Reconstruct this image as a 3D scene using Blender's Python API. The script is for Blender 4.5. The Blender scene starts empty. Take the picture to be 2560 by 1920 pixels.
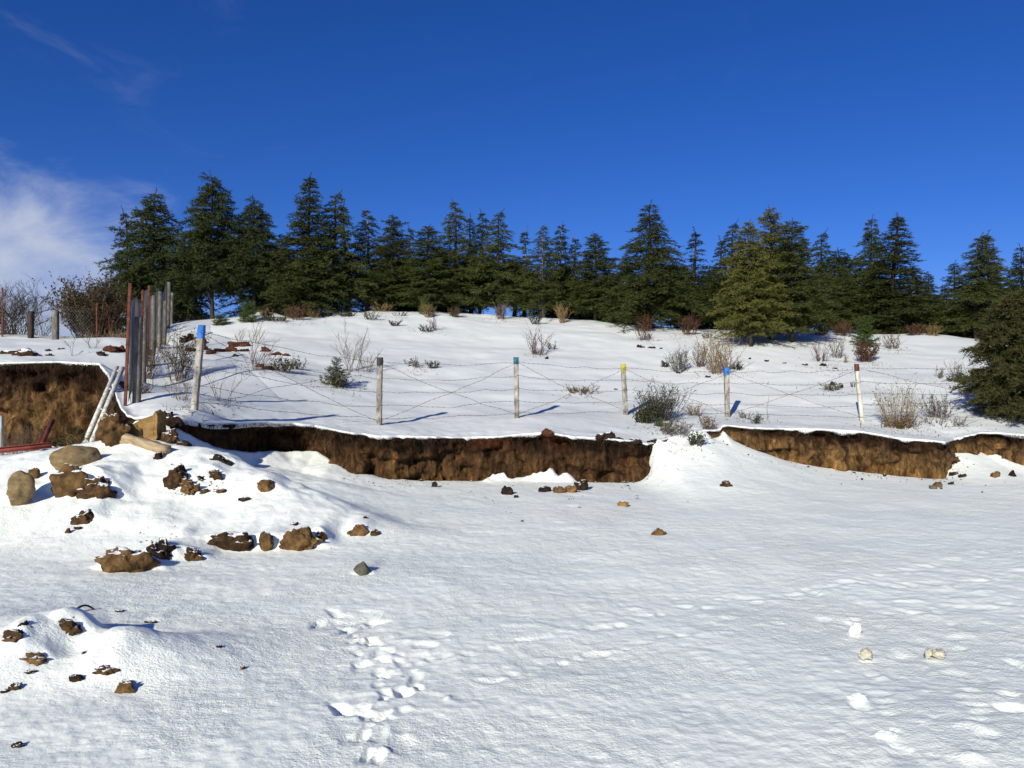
import bpy, math, random
import numpy as np
from mathutils import Vector, Matrix, noise as mnoise

# ------------------------------------------------------------------ camera
scene = bpy.context.scene
col = scene.collection
F, CX, CY, EYE = 1934.0, 1280.0, 960.0, 2.0      # focal length in photo pixels, principal point, eye height
cam = bpy.data.cameras.new('camera')
cam.sensor_width = 36.0
cam.lens = 36.0 * F / 2560.0
cam.clip_start, cam.clip_end = 0.1, 20000.0
cam_ob = bpy.data.objects.new('camera', cam)
col.objects.link(cam_ob)
cam_ob.location = (0, 0, EYE)
cam_ob.rotation_euler = (math.radians(90), 0, 0)
scene.camera = cam_ob

# ------------------------------------------------------------------ sun, sky, exposure
SUN_EL, SUN_AZ = math.radians(24.5), math.radians(205.0)   # azimuth clockwise from +Y: low sun behind the camera, to its left
sun_dir = Vector((math.sin(SUN_AZ) * math.cos(SUN_EL), math.cos(SUN_AZ) * math.cos(SUN_EL), math.sin(SUN_EL)))
sun = bpy.data.lights.new('sun', 'SUN')
sun.energy = 4.6
sun.angle = math.radians(0.53)
sun.color = (1.0, 0.955, 0.80)
sun_ob = bpy.data.objects.new('sun', sun)
col.objects.link(sun_ob)
sun_ob.rotation_euler = (-sun_dir).to_track_quat('-Z', 'Y').to_euler()
sun_ob.location = (-8, -16, 12)

world = bpy.data.worlds.new('World')
scene.world = world
world.use_nodes = True
wn, wl = world.node_tree.nodes, world.node_tree.links
wn.clear()
def N(nodes, typ, **kw):
    n = nodes.new(typ)
    for k, v in kw.items():
        if k == 'inp':
            for i, val in v.items():
                n.inputs[i].default_value = val
        else:
            setattr(n, k, v)
    return n
out = N(wn, 'ShaderNodeOutputWorld')
bg = N(wn, 'ShaderNodeBackground', inp={1: 0.125})
sky = N(wn, 'ShaderNodeTexSky', sky_type='NISHITA', sun_disc=False, sun_elevation=SUN_EL, sun_rotation=SUN_AZ,
        altitude=1800.0, air_density=1.0, dust_density=1.0, ozone_density=4.0)
hsv = N(wn, 'ShaderNodeMix', data_type='RGBA', blend_type='MULTIPLY')      # thin dry mountain air: a deeper blue all over
hsv.inputs['Factor'].default_value = 1.0
sat = N(wn, 'ShaderNodeHueSaturation', inp={0: 0.5, 1: 1.24, 2: 0.9}); wl.new(sky.outputs[0], sat.inputs['Color'])
wl.new(sat.outputs[0], hsv.inputs['A']); hsv.inputs['B'].default_value = (0.42, 0.45, 0.73, 1)
# thin cloud: a bank low in the west, wisps above it
tc = N(wn, 'ShaderNodeTexCoord')
mp = N(wn, 'ShaderNodeMapping'); mp.inputs['Scale'].default_value = (3.0, 3.0, 5.5)
wl.new(tc.outputs['Generated'], mp.inputs['Vector'])
n1 = N(wn, 'ShaderNodeTexNoise', inp={'Scale': 2.2, 'Detail': 10.0, 'Roughness': 0.6, 'Distortion': 0.35})
wl.new(mp.outputs[0], n1.inputs['Vector'])
dotn = N(wn, 'ShaderNodeVectorMath', operation='DOT_PRODUCT')
cdir = Vector((-0.82, 0.76, 0.02)).normalized()
dotn.inputs[1].default_value = cdir
wl.new(tc.outputs['Generated'], dotn.inputs[0])
west = N(wn, 'ShaderNodeMapRange', interpolation_type='SMOOTHSTEP', inp={1: 0.82, 2: 0.975, 3: 0.0, 4: 1.0})
wl.new(dotn.outputs['Value'], west.inputs[0])
sep = N(wn, 'ShaderNodeSeparateXYZ'); wl.new(tc.outputs['Generated'], sep.inputs[0])
low = N(wn, 'ShaderNodeMapRange', interpolation_type='SMOOTHSTEP', inp={1: 0.42, 2: 0.10, 3: 0.0, 4: 1.0})
wl.new(sep.outputs['Z'], low.inputs[0])
wm = N(wn, 'ShaderNodeMath', operation='MULTIPLY'); wl.new(west.outputs[0], wm.inputs[0]); wl.new(low.outputs[0], wm.inputs[1])
thr = N(wn, 'ShaderNodeMapRange', inp={1: 0.0, 2: 1.0, 3: 0.74, 4: 0.06}); wl.new(wm.outputs[0], thr.inputs[0])
sub = N(wn, 'ShaderNodeMath', operation='SUBTRACT'); wl.new(n1.outputs['Fac'], sub.inputs[0]); wl.new(thr.outputs[0], sub.inputs[1])
cm = N(wn, 'ShaderNodeMapRange', interpolation_type='SMOOTHSTEP', inp={1: 0.0, 2: 0.56, 3: 0.0, 4: 0.95}); wl.new(sub.outputs[0], cm.inputs[0])
cmul = N(wn, 'ShaderNodeMix', data_type='RGBA')
n2w = N(wn, 'ShaderNodeTexNoise', inp={'Scale': 2.3, 'Detail': 9.0, 'Roughness': 0.6, 'Distortion': 1.4}); wl.new(mp.outputs[0], n2w.inputs['Vector'])
w2 = N(wn, 'ShaderNodeMapRange', interpolation_type='SMOOTHSTEP', inp={1: 0.72, 2: 0.93, 3: 0.12, 4: 1.0}); wl.new(dotn.outputs['Value'], w2.inputs[0])
ci = N(wn, 'ShaderNodeMapRange', interpolation_type='SMOOTHSTEP', inp={1: 0.58, 2: 0.85, 3: 0.0, 4: 0.08}); wl.new(n2w.outputs['Fac'], ci.inputs[0])
cw = N(wn, 'ShaderNodeMath', operation='MULTIPLY'); wl.new(ci.outputs[0], cw.inputs[0]); wl.new(w2.outputs[0], cw.inputs[1])
cx_ = N(wn, 'ShaderNodeMath', operation='MAXIMUM'); wl.new(cw.outputs[0], cx_.inputs[0]); wl.new(cm.outputs[0], cx_.inputs[1])
wl.new(cx_.outputs[0], cmul.inputs['Factor']); wl.new(hsv.outputs['Result'], cmul.inputs['A'])
cmul.inputs['B'].default_value = (3.6, 3.95, 4.75, 1)
wl.new(cmul.outputs['Result'], bg.inputs['Color'])
wl.new(bg.outputs[0], out.inputs['Surface'])

vs = scene.view_settings
vs.view_transform = 'Standard'
vs.look = 'None'
vs.exposure = 0.27
vs.gamma = 1.0
vs.use_curve_mapping = False

scene.cycles.use_denoising = True
scene.cycles.max_bounces = 6
scene.cycles.diffuse_bounces = 3

# ------------------------------------------------------------------ helpers
rng = np.random.default_rng(7)
random.seed(7)

def hash3(ix, iy, iz):
    h = (ix.astype(np.int64) * 374761393 + iy.astype(np.int64) * 668265263 + iz.astype(np.int64) * 2147483647) & 0xffffffff
    h = ((h ^ (h >> 13)) * 1274126177) & 0xffffffff
    h = (h ^ (h >> 16)) & 0xffffffff
    return h / 4294967295.0
def vnoise(x, y, z=0.0):
    x = np.asarray(x, float); y = np.asarray(y, float); z = np.asarray(z, float) + 0 * x
    ix, iy, iz = np.floor(x), np.floor(y), np.floor(z)
    fx, fy, fz = x - ix, y - iy, z - iz
    fx, fy, fz = [f * f * f * (f * (f * 6 - 15) + 10) for f in (fx, fy, fz)]
    r = 0
    for a in (0, 1):
        for b in (0, 1):
            for c in (0, 1):
                w = (fx if a else 1 - fx) * (fy if b else 1 - fy) * (fz if c else 1 - fz)
                r = r + w * hash3(ix + a, iy + b, iz + c)
    return r * 2 - 1
def fbm(x, y, z=0.0, octv=4, gain=0.5):
    s, a, f = 0, 1.0, 1.0
    for i in range(octv):
        s = s + a * vnoise(np.asarray(x) * f + 17.3 * i, np.asarray(y) * f - 9.1 * i, np.asarray(z) * f + 3.7 * i)
        a *= gain; f *= 2.03
    return s

def mesh_np(name, V, faces, mats=(), smooth=True):
    """faces: list of (n,k) int arrays"""
    me = bpy.data.meshes.new(name)
    V = np.ascontiguousarray(V, dtype=np.float32)
    me.vertices.add(len(V)); me.vertices.foreach_set('co', V.ravel())
    nl = sum(f.size for f in faces); nf = sum(len(f) for f in faces)
    me.loops.add(nl); me.polygons.add(nf)
    me.loops.foreach_set('vertex_index', np.concatenate([f.ravel() for f in faces]).astype(np.int32))
    tot = np.concatenate([np.full(len(f), f.shape[1]) for f in faces]).astype(np.int32)
    st = np.concatenate([[0], np.cumsum(tot)[:-1]]).astype(np.int32)
    me.polygons.foreach_set('loop_start', st)
    try: me.polygons.foreach_set('loop_total', tot)
    except Exception: pass
    if smooth: me.polygons.foreach_set('use_smooth', np.ones(nf, bool))
    me.update(calc_edges=True); me.validate()
    for m in mats: me.materials.append(m)
    return me
def grid_faces(nr, nc, flip=False):
    i = np.arange(nr * nc).reshape(nr, nc)
    q = np.stack([i[:-1, :-1], i[:-1, 1:], i[1:, 1:], i[1:, :-1]], -1).reshape(-1, 4)
    return q[:, ::-1] if flip else q
def attr(me, name, vals):
    a = me.attributes.new(name, 'FLOAT', 'POINT'); a.data.foreach_set('value', np.asarray(vals, np.float32).ravel())
def put(name, me, parent=None, loc=None, label=None, cat=None, group=None, kind=None):
    o = bpy.data.objects.new(name, me); col.objects.link(o)
    if loc is not None: o.location = loc
    if parent is not None: o.parent = parent
    tag(o, label, cat, group, kind)
    return o
def tag(o, label=None, cat=None, group=None, kind=None):
    if label: o['label'] = label
    if cat: o['category'] = cat
    if group: o['group'] = group
    if kind: o['kind'] = kind
    return o

class Geo:
    """collects verts and faces of one mesh"""
    def __init__(s): s.v, s.t, s.q, s.n = [], [], [], 0
    def add(s, V, tris=None, quads=None):
        V = np.asarray(V, float)
        if tris is not None and len(tris): s.t.append(np.asarray(tris) + s.n)
        if quads is not None and len(quads): s.q.append(np.asarray(quads) + s.n)
        s.v.append(V); s.n += len(V)
    def tube(s, pts, rad, sides=5, cap=True):
        pts = np.asarray(pts, float); n = len(pts)
        rad = np.broadcast_to(np.asarray(rad, float), (n,))
        d = np.empty_like(pts); d[1:-1] = pts[2:] - pts[:-2]; d[0] = pts[1] - pts[0]; d[-1] = pts[-1] - pts[-2]; d /= np.sqrt((d * d).sum(1))[:, None] + 1e-9
        ref = np.array([0, 0, 1.0]) if abs(d[0, 2]) < 0.9 else np.array([1.0, 0, 0])
        a = np.stack([d[:, 1] * ref[2] - d[:, 2] * ref[1], d[:, 2] * ref[0] - d[:, 0] * ref[2], d[:, 0] * ref[1] - d[:, 1] * ref[0]], -1); a /= np.sqrt((a * a).sum(1))[:, None] + 1e-9
        b = np.stack([d[:, 1] * a[:, 2] - d[:, 2] * a[:, 1], d[:, 2] * a[:, 0] - d[:, 0] * a[:, 2], d[:, 0] * a[:, 1] - d[:, 1] * a[:, 0]], -1)
        th = np.arange(sides) * 2 * math.pi / sides
        V = pts[:, None] + rad[:, None, None] * (np.cos(th)[None, :, None] * a[:, None] + np.sin(th)[None, :, None] * b[:, None])
        i = np.arange(n * sides).reshape(n, sides); j = np.roll(i, -1, 1)
        q = np.stack([i[:-1], j[:-1], j[1:], i[1:]], -1).reshape(-1, 4)
        t = []
        if cap and sides > 2:
            for k in range(1, sides - 1):
                t.append((i[-1, 0], i[-1, k], i[-1, k + 1])); t.append((i[0, 0], i[0, k + 1], i[0, k]))
        s.add(V.reshape(-1, 3), t, q)
    def box(s, c, size, R=None):
        V = np.array([[x, y, z] for x in (-.5, .5) for y in (-.5, .5) for z in (-.5, .5)]) * np.asarray(size)
        if R is not None: V = V @ np.array(R).T
        s.add(V + np.asarray(c), None, [(0, 1, 3, 2), (4, 6, 7, 5), (0, 4, 5, 1), (2, 3, 7, 6), (0, 2, 6, 4), (1, 5, 7, 3)])
    def mesh(s, name, mats=(), smooth=True):
        fs = []
        if s.q: fs.append(np.concatenate(s.q))
        if s.t: fs.append(np.concatenate(s.t))
        return mesh_np(name, np.concatenate(s.v), fs, mats, smooth)

# ------------------------------------------------------------------ materials
def new_mat(name, rough=0.9, spec=0.2):
    m = bpy.data.materials.new(name); m.use_nodes = True
    nt = m.node_tree; b = nt.nodes['Principled BSDF']
    b.inputs['Roughness'].default_value = rough
    b.inputs['Specular IOR Level'].default_value = spec
    return m, nt.nodes, nt.links, b
def ramp(nodes, stops, interp='LINEAR'):
    r = nodes.new('ShaderNodeValToRGB'); r.color_ramp.interpolation = interp
    e = r.color_ramp.elements
    while len(e) < len(stops): e.new(0.5)
    for k, (p, c) in enumerate(stops):
        e[k].position = p; e[k].color = (*c, 1)
    return r
def noisy_mat(name, cols, scale=8.0, detail=6, rough=0.9, bump=0.3, bscale=None, spec=0.15, stretch=None, bdist=0.02, rnd=0.0):
    m, n, l, b = new_mat(name, rough, spec)
    t = n.new('ShaderNodeTexCoord')
    src = t.outputs['Object']
    if stretch:
        mpp = n.new('ShaderNodeMapping'); mpp.inputs['Scale'].default_value = stretch
        l.new(src, mpp.inputs['Vector']); src = mpp.outputs[0]
    nz = N(n, 'ShaderNodeTexNoise', inp={'Scale': scale, 'Detail': detail, 'Roughness': 0.62}); l.new(src, nz.inputs['Vector'])
    k = len(cols)
    r = ramp(n, [(0.28 + 0.44 * i / max(1, k - 1), c) for i, c in enumerate(cols)])
    l.new(nz.outputs['Fac'], r.inputs[0])
    c_out = r.outputs[0]
    if rnd:
        oi = n.new('ShaderNodeObjectInfo')
        mr = N(n, 'ShaderNodeMapRange', inp={1: 0, 2: 1, 3: 1 - rnd, 4: 1 + rnd}); l.new(oi.outputs['Random'], mr.inputs[0])
        hs = n.new('ShaderNodeHueSaturation'); l.new(mr.outputs[0], hs.inputs['Value']); l.new(c_out, hs.inputs['Color'])
        c_out = hs.outputs[0]
    l.new(c_out, b.inputs['Base Color'])
    if bump:
        nb = N(n, 'ShaderNodeTexNoise', inp={'Scale': bscale or scale * 3, 'Detail': 6.0, 'Roughness': 0.65}); l.new(src, nb.inputs['Vector'])
        bp = N(n, 'ShaderNodeBump', inp={'Strength': bump, 'Distance': bdist}); l.new(nb.outputs['Fac'], bp.inputs['Height'])
        l.new(bp.outputs[0], b.inputs['Normal'])
    return m

def snow_mat(name, grain, ripple, dirt, k=1.0, bl=1.0):
    m, n, l, b = new_mat(name, 0.55, 0.25)
    t = n.new('ShaderNodeTexCoord'); src = t.outputs['Object']
    # colour: clean snow with faint grey-blue icy and dusty patches
    p1 = N(n, 'ShaderNodeTexNoise', inp={'Scale': 0.55, 'Detail': 7.0, 'Roughness': 0.6, 'Distortion': 0.4})
    mp1 = n.new('ShaderNodeMapping'); mp1.inputs['Scale'].default_value = (0.5, 1.2, 1.0); l.new(src, mp1.inputs['Vector']); l.new(mp1.outputs[0], p1.inputs['Vector'])
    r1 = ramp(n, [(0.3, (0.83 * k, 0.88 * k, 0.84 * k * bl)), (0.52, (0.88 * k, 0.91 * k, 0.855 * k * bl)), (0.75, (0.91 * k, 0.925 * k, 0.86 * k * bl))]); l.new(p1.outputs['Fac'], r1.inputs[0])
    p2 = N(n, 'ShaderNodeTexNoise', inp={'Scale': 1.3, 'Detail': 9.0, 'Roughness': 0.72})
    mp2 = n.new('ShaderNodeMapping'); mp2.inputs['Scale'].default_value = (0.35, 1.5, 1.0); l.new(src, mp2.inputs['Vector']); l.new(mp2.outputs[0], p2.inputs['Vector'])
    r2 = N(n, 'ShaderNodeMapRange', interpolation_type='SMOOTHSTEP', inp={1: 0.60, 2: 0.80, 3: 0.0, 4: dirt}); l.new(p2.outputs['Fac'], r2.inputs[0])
    mx = N(n, 'ShaderNodeMix', data_type='RGBA'); l.new(r2.outputs[0], mx.inputs['Factor']); l.new(r1.outputs[0], mx.inputs['A'])
    mx.inputs['B'].default_value = (0.50, 0.44, 0.36, 1)
    l.new(mx.outputs['Result'], b.inputs['Base Color'])
    # relief: crystals, crust and wind ripples
    g = N(n, 'ShaderNodeTexNoise', inp={'Scale': 42.0, 'Detail': 4.0, 'Roughness': 0.7}); l.new(src, g.inputs['Vector'])
    mp3 = n.new('ShaderNodeMapping'); mp3.inputs['Scale'].default_value = (3.0, 9.0, 3.0); mp3.inputs['Rotation'].default_value = (0, 0, math.radians(-12)); l.new(src, mp3.inputs['Vector'])
    w = N(n, 'ShaderNodeTexNoise', inp={'Scale': 2.6, 'Detail': 6.0, 'Roughness': 0.62}); l.new(mp3.outputs[0], w.inputs['Vector'])
    c = N(n, 'ShaderNodeTexNoise', inp={'Scale': 9.0, 'Detail': 5.0, 'Roughness': 0.6}); l.new(src, c.inputs['Vector'])
    msk = N(n, 'ShaderNodeTexNoise', inp={'Scale': 0.5, 'Detail': 5.0, 'Roughness': 0.62, 'Distortion': 0.8}); l.new(src, msk.inputs['Vector'])
    mk = N(n, 'ShaderNodeMapRange', interpolation_type='SMOOTHSTEP', inp={1: 0.38, 2: 0.62, 3: 0.12 * grain, 4: grain}); l.new(msk.outputs['Fac'], mk.inputs[0])      # smooth drift to rough crust
    b1 = N(n, 'ShaderNodeBump', inp={'Distance': 0.026}); l.new(g.outputs['Fac'], b1.inputs['Height']); l.new(mk.outputs[0], b1.inputs['Strength'])
    b2 = N(n, 'ShaderNodeBump', inp={'Strength': ripple, 'Distance': 0.05}); l.new(w.outputs['Fac'], b2.inputs['Height']); l.new(b1.outputs[0], b2.inputs['Normal'])
    b3 = N(n, 'ShaderNodeBump', inp={'Strength': grain * 0.5, 'Distance': 0.04}); l.new(c.outputs['Fac'], b3.inputs['Height']); l.new(b2.outputs[0], b3.inputs['Normal'])
    l.new(b3.outputs[0], b.inputs['Normal'])
    return m
M = {}
M['snow_low'] = snow_mat('granular_snow', 0.68, 0.08, 0.10)
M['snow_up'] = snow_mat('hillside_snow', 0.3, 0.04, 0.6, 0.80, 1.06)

# soil face: dark root layer on top, brown earth, ochre subsoil
def soil_mat():
    m, n, l, b = new_mat('cut_soil', 0.95, 0.1)
    t = n.new('ShaderNodeTexCoord'); src = t.outputs['Object']
    a = N(n, 'ShaderNodeAttribute', attribute_name='depth'); oc = N(n, 'ShaderNodeAttribute', attribute_name='ochre'); rd = N(n, 'ShaderNodeAttribute', attribute_name='red')
    n1 = N(n, 'ShaderNodeTexNoise', inp={'Scale': 2.2, 'Detail': 8.0, 'Roughness': 0.65}); l.new(src, n1.inputs['Vector'])
    mpv = n.new('ShaderNodeMapping'); mpv.inputs['Scale'].default_value = (9.0, 9.0, 1.2); l.new(src, mpv.inputs['Vector'])
    n2 = N(n, 'ShaderNodeTexNoise', inp={'Scale': 1.6, 'Detail': 7.0, 'Roughness': 0.7}); l.new(mpv.outputs[0], n2.inputs['Vector'])
    ad = N(n, 'ShaderNodeMath', operation='MULTIPLY_ADD', inp={1: 0.9, 2: -0.45}); l.new(n1.outputs['Fac'], ad.inputs[0])
    dp = N(n, 'ShaderNodeMath', operation='ADD'); l.new(a.outputs['Fac'], dp.inputs[0]); l.new(ad.outputs[0], dp.inputs[1])
    brown = ramp(n, [(0.0, (0.020, 0.011, 0.006)), (0.20, (0.034, 0.018, 0.010)), (0.40, (0.074, 0.039, 0.019)), (1.0, (0.10, 0.054, 0.026))]); l.new(dp.outputs[0], brown.inputs[0])
    och = ramp(n, [(0.0, (0.024, 0.013, 0.008)), (0.22, (0.045, 0.025, 0.013)), (0.38, (0.145, 0.086, 0.041)), (0.72, (0.215, 0.128, 0.055)), (1.0, (0.235, 0.130, 0.046))]); l.new(dp.outputs[0], och.inputs[0])
    mx = N(n, 'ShaderNodeMix', data_type='RGBA'); l.new(oc.outputs['Fac'], mx.inputs['Factor']); l.new(brown.outputs[0], mx.inputs['A']); l.new(och.outputs[0], mx.inputs['B'])
    n4 = N(n, 'ShaderNodeTexNoise', inp={'Scale': 2.6, 'Detail': 9.0, 'Roughness': 0.68, 'Distortion': 0.5}); mp4 = n.new('ShaderNodeMapping'); mp4.inputs['Scale'].default_value = (1.6, 1.6, 0.75); l.new(src, mp4.inputs['Vector']); l.new(mp4.outputs[0], n4.inputs['Vector'])
    v4 = ramp(n, [(0.36, (0.20, 0.185, 0.17)), (0.47, (0.70, 0.68, 0.66)), (0.58, (1.2, 1.16, 1.06)), (0.68, (2.1, 1.85, 1.4))]); l.new(n4.outputs['Fac'], v4.inputs[0])
    m4 = N(n, 'ShaderNodeMix', data_type='RGBA', blend_type='MULTIPLY'); m4.inputs['Factor'].default_value = 1.0; l.new(mx.outputs['Result'], m4.inputs['A']); l.new(v4.outputs[0], m4.inputs['B']); mx = m4
    mr = N(n, 'ShaderNodeMix', data_type='RGBA'); l.new(rd.outputs['Fac'], mr.inputs['Factor']); l.new(mx.outputs['Result'], mr.inputs['A']); mr.inputs['B'].default_value = (0.15, 0.045, 0.018, 1)
    v = ramp(n, [(0.32, (0.16, 0.15, 0.14)), (0.46, (0.62, 0.61, 0.6)), (0.7, (1.2, 1.17, 1.12))]); l.new(n2.outputs['Fac'], v.inputs[0])
    mu = N(n, 'ShaderNodeMix', data_type='RGBA', blend_type='MULTIPLY'); mu.inputs['Factor'].default_value = 1.0
    l.new(mr.outputs['Result'], mu.inputs['A']); l.new(v.outputs[0], mu.inputs['B'])
    l.new(mu.outputs['Result'], b.inputs['Base Color'])
    n3 = N(n, 'ShaderNodeTexNoise', inp={'Scale': 14.0, 'Detail': 8.0, 'Roughness': 0.7}); l.new(src, n3.inputs['Vector'])
    b1 = N(n, 'ShaderNodeBump', inp={'Strength': 0.8, 'Distance': 0.05}); l.new(n3.outputs['Fac'], b1.inputs['Height'])
    b2 = N(n, 'ShaderNodeBump', inp={'Strength': 0.7, 'Distance': 0.06}); l.new(n2.outputs['Fac'], b2.inputs['Height']); l.new(b1.outputs[0], b2.inputs['Normal'])
    l.new(b2.outputs[0], b.inputs['Normal'])
    return m
M['soil'] = soil_mat()

# ------------------------------------------------------------------ the lie of the land
def at(px, py, D):
    """a point of the place, surveyed from the photograph: pixel and distance ahead"""
    return np.array([(px - CX) / F * D, D, EYE + (CY - py) / F * D])

# bank line: photo column, distance, row of its upper edge, row of its foot
BK = np.array([
 (-2600,18.5,905,1085),(-400,17.5,908,1120),(0,17.2,906,1120),(150,17.0,903,1120),(250,16.8,908,1120),(272,16.0,935,1116),(290,15.2,975,1113),(303,14.2,1012,1110),(310,13.6,1024,1105),
 (322,13.4,1036,1078),(342,13.3,1042,1052),(380,13.2,1038,1046),(396,13.2,1030,1040),(412,13.2,1032,1050),(450,13.2,1042,1076),(520,13.75,1056,1108),(588,14.5,1055,1126),(660,15.2,1052,1130),(740,15.8,1057,1129),(790,16.0,1062,1128),(815,15.75,1068,1140),(834,15.3,1072,1157),
 (877,15.2,1080,1175),(950,15.3,1088,1192),(1036,15.5,1089,1201),(1174,16.0,1092,1203),(1250,16.05,1089,1200),(1310,16.1,1083,1205),(1367,16.1,1079,1208),
 (1434,16.1,1090,1212),(1500,16.1,1093,1212),(1580,16.2,1100,1206),(1618,16.3,1108,1192),(1632,16.5,1104,1108),(1700,17.0,1086,1088),(1762,17.3,1074,1078),
 (1778,17.4,1074,1097),(1798,17.5,1072,1092),(1806,17.5,1061,1076),(1830,17.5,1063,1100),(1880,17.4,1068,1122),(1960,17.35,1070,1150),(2050,17.2,1071,1168),(2150,17.0,1077,1180),
 (2250,16.7,1094,1190),(2330,16.5,1100,1197),(2360,16.5,1103,1196),(2385,17.4,1096,1132),(2450,17.8,1080,1130),(2490,17.6,1080,1132),(2512,17.45,1082,1150),(2560,17.0,1085,1163),(2900,16.8,1080,1190),(5200,18.0,1075,1180)], float)
bX = (BK[:, 0] - CX) / F * BK[:, 1]
bD = BK[:, 1]
bE = EYE + (CY - BK[:, 2]) / F * bD
bF = np.minimum(EYE + (CY - BK[:, 3]) / F * bD, bE + 0.02)
assert np.all(np.diff(bX) > 0)
def bank_D(X): return np.interp(X, bX, bD)
def bank_E(X): return np.interp(X, bX, bE)
def bank_F(X): return np.interp(X, bX, bF)

_fx = np.linspace(-30, 30, 3001)
_k = np.exp(-(np.arange(-60, 61) * 0.02 / 0.4)**2); _k /= _k.sum()
_fs = np.convolve(np.pad(bank_F(_fx), 60, 'edge'), _k, 'valid')
def tps(P, z, lam=1e-3):
    n = len(P)
    d = np.linalg.norm(P[:, None] - P[None], axis=2)
    K = np.where(d > 0, d * d * np.log(d + 1e-12), 0) + lam * np.eye(n) * 10
    Q = np.concatenate([np.ones((n, 1)), P], 1)
    A = np.block([[K, Q], [Q.T, np.zeros((3, 3))]])
    s = np.linalg.solve(A, np.concatenate([z, np.zeros(3)]))
    return P, s[:n], s[n:]
def tps_eval(model, X, Y):
    P, w, a = model
    sh = X.shape; X = X.ravel(); Y = Y.ravel(); o = np.empty(len(X))
    for k in range(0, len(X), 60000):
        x, y = X[k:k+60000], Y[k:k+60000]
        d2 = (x[:, None] - P[None, :, 0])**2 + (y[:, None] - P[None, :, 1])**2
        o[k:k+60000] = (0.5 * d2 * np.log(d2 + 1e-18)) @ w + a[0] + a[1] * x + a[2] * y
    return o.reshape(sh)

# hillside survey points (column, row, distance)
UP = [(-300,850,25),(0,852,25),(140,850,25),(240,846,25),(310,846,25),(0,846,30),(250,840,30),
      (335,985,16),(350,950,19),(372,915,23),(395,880,28),(420,850,34),(300,880,20),(250,872,21),
      (490,1022,13.8),(950,1065,16.3),(1290,1050,18),(1561,1035,19.5),(1817,1043,20.0),(2150,1050,19),(2350,1055,18.6),(2560,1062,18.3),
      (450,975,15.5),(470,900,22),(480,850,29),(469,819,34),(524,808,34),(596,800,34.5),(648,781,35),(726,792,35),(800,785,36),(916,779,36.5),(1046,777,37),(1150,783,37.5),(1250,789,37),(1350,796,36.5),(1400,801,36),(1516,808,35),(1573,820,34),(1690,827,33.5),(1805,831,33.5),(1980,831,33.5),(2064,831,33.5),(2209,836,33),(2310,834,32.5),(2412,850,31),(2560,868,30),
      (640,930,20),(640,870,26),(870,985,20),(870,915,24),(880,845,30),(1290,985,21.5),(1290,925,25),(1300,855,30.5),(1561,985,22.5),(1570,930,25.5),(1600,868,29.5),(1875,985,22.5),(1875,925,25.5),(1875,866,29),(2165,985,22),(2165,930,25),(2180,870,29.5),(2420,985,21.5),(2420,920,25)]
uw = [tuple(at(*p)) for p in UP]
for X, D, z in [(-17,34,3.0),(-14,36,3.3),(-13.5,42,3.2),(-20,42,1.8),(-30,40,1.0),(-9,42,4.7),(-4,45,5.2),(0,45,5.1),(6,44,4.6),(12,42,4.1),(18,40,3.6),(26,36,3.0),(26,26,2.2),(26,18,1.0),(38,18,1.0),(38,30,2.2),(-30,20,2.6),(-30,28,2.4),(-45,20,2.6),(-45,40,0.2),(-20,60,-2),(0,60,3.2),(20,60,2.2),(45,60,0.5),(-45,60,-4),(45,40,2.0),(0,90,-2),(-45,90,-9),(45,90,-4)]:
    uw.append((X, D, z))
for X in np.concatenate([np.arange(-40, -9, 3.0), np.arange(-8.8, 11, 0.45), np.arange(12, 44, 4)]):
    uw.append((X, float(bank_D(X)), float(bank_E(X))))
uw = np.array(uw)
U_MODEL = tps(uw[:, :2], uw[:, 2], 2e-3)
def z_up_raw(X, D): return tps_eval(U_MODEL, np.asarray(X, float), np.asarray(D, float))
def z_up(X, D):
    X = np.asarray(X, float); D = np.asarray(D, float)
    z = z_up_raw(X, D)
    d = np.clip(D - bank_D(X), 0, None)
    e = np.exp(-(d / 0.25)**2)
    z = z * (1 - e) + bank_E(X) * e
    z = z + 0.05 * fbm(X * 0.6, D * 0.6, octv=3) * np.clip(d / 1.5, 0, 1) + 0.012 * fbm(X * 1.2, D * 2.4, 3.3, octv=2) * np.clip(d, 0, 1)
    return z

LOW = [(330,1082,12.9),(300,1092,12.9),(420,1102,12.6),(500,1117,12.4),(600,1150,12.0),(700,1190,11.6),(830,1241,11.1),(950,1296,10.6),(1060,1365,9.55),
       (100,1142,11.6),(180,1190,11.0),(0,1150,11.6),(-150,1150,11.6),(100,1280,9.9),(250,1300,9.8),(0,1350,9.3),(290,1405,8.75),(400,1378,9.1),(560,1368,9.35),(750,1358,9.6),
       (300,1210,10.7),(450,1200,10.9),(380,1150,11.5),(500,1275,10.3),(400,1290,9.9),(650,1300,10.0),(850,1345,9.9),(1000,1370,9.4),
       (0,1134,14.0),(200,1127,13.8),(250,1114,13.3),(-300,1134,14),(0,1122,16.5),(200,1119,16.0),(80,1138,13.0),(370,1065,12.9),(345,1072,12.8),
       (170,1545,5.65),(280,1572,5.5),(60,1600,5.3),(420,1592,6.05),(300,1730,5.02),(100,1800,4.6),(250,1482,7.38),(-120,1590,5.5),(0,1705,5.0),(-120,1500,7.1),(180,1640,5.45),(-200,1800,4.6),(80,1480,7.4)]
lw = [tuple(at(*p)) for p in LOW]
for X, D, z in [(-5.1,13.3,0.72),(-4.6,13.3,0.5),(-3.9,12.85,0.36),(-3.1,12.35,0.22),(-2.2,11.75,0.08),(-1.5,11.1,0.0),(-3.4,13.6,0.3)]: lw.append((X, D, z))
for X in np.arange(-3, 14, 1.5):
    for D in (4, 6, 8, 10, 12, 14.5):
        if X > -0.9 + 0 * D or D < 7.4: lw.append((X, D, 0.0))
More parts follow.
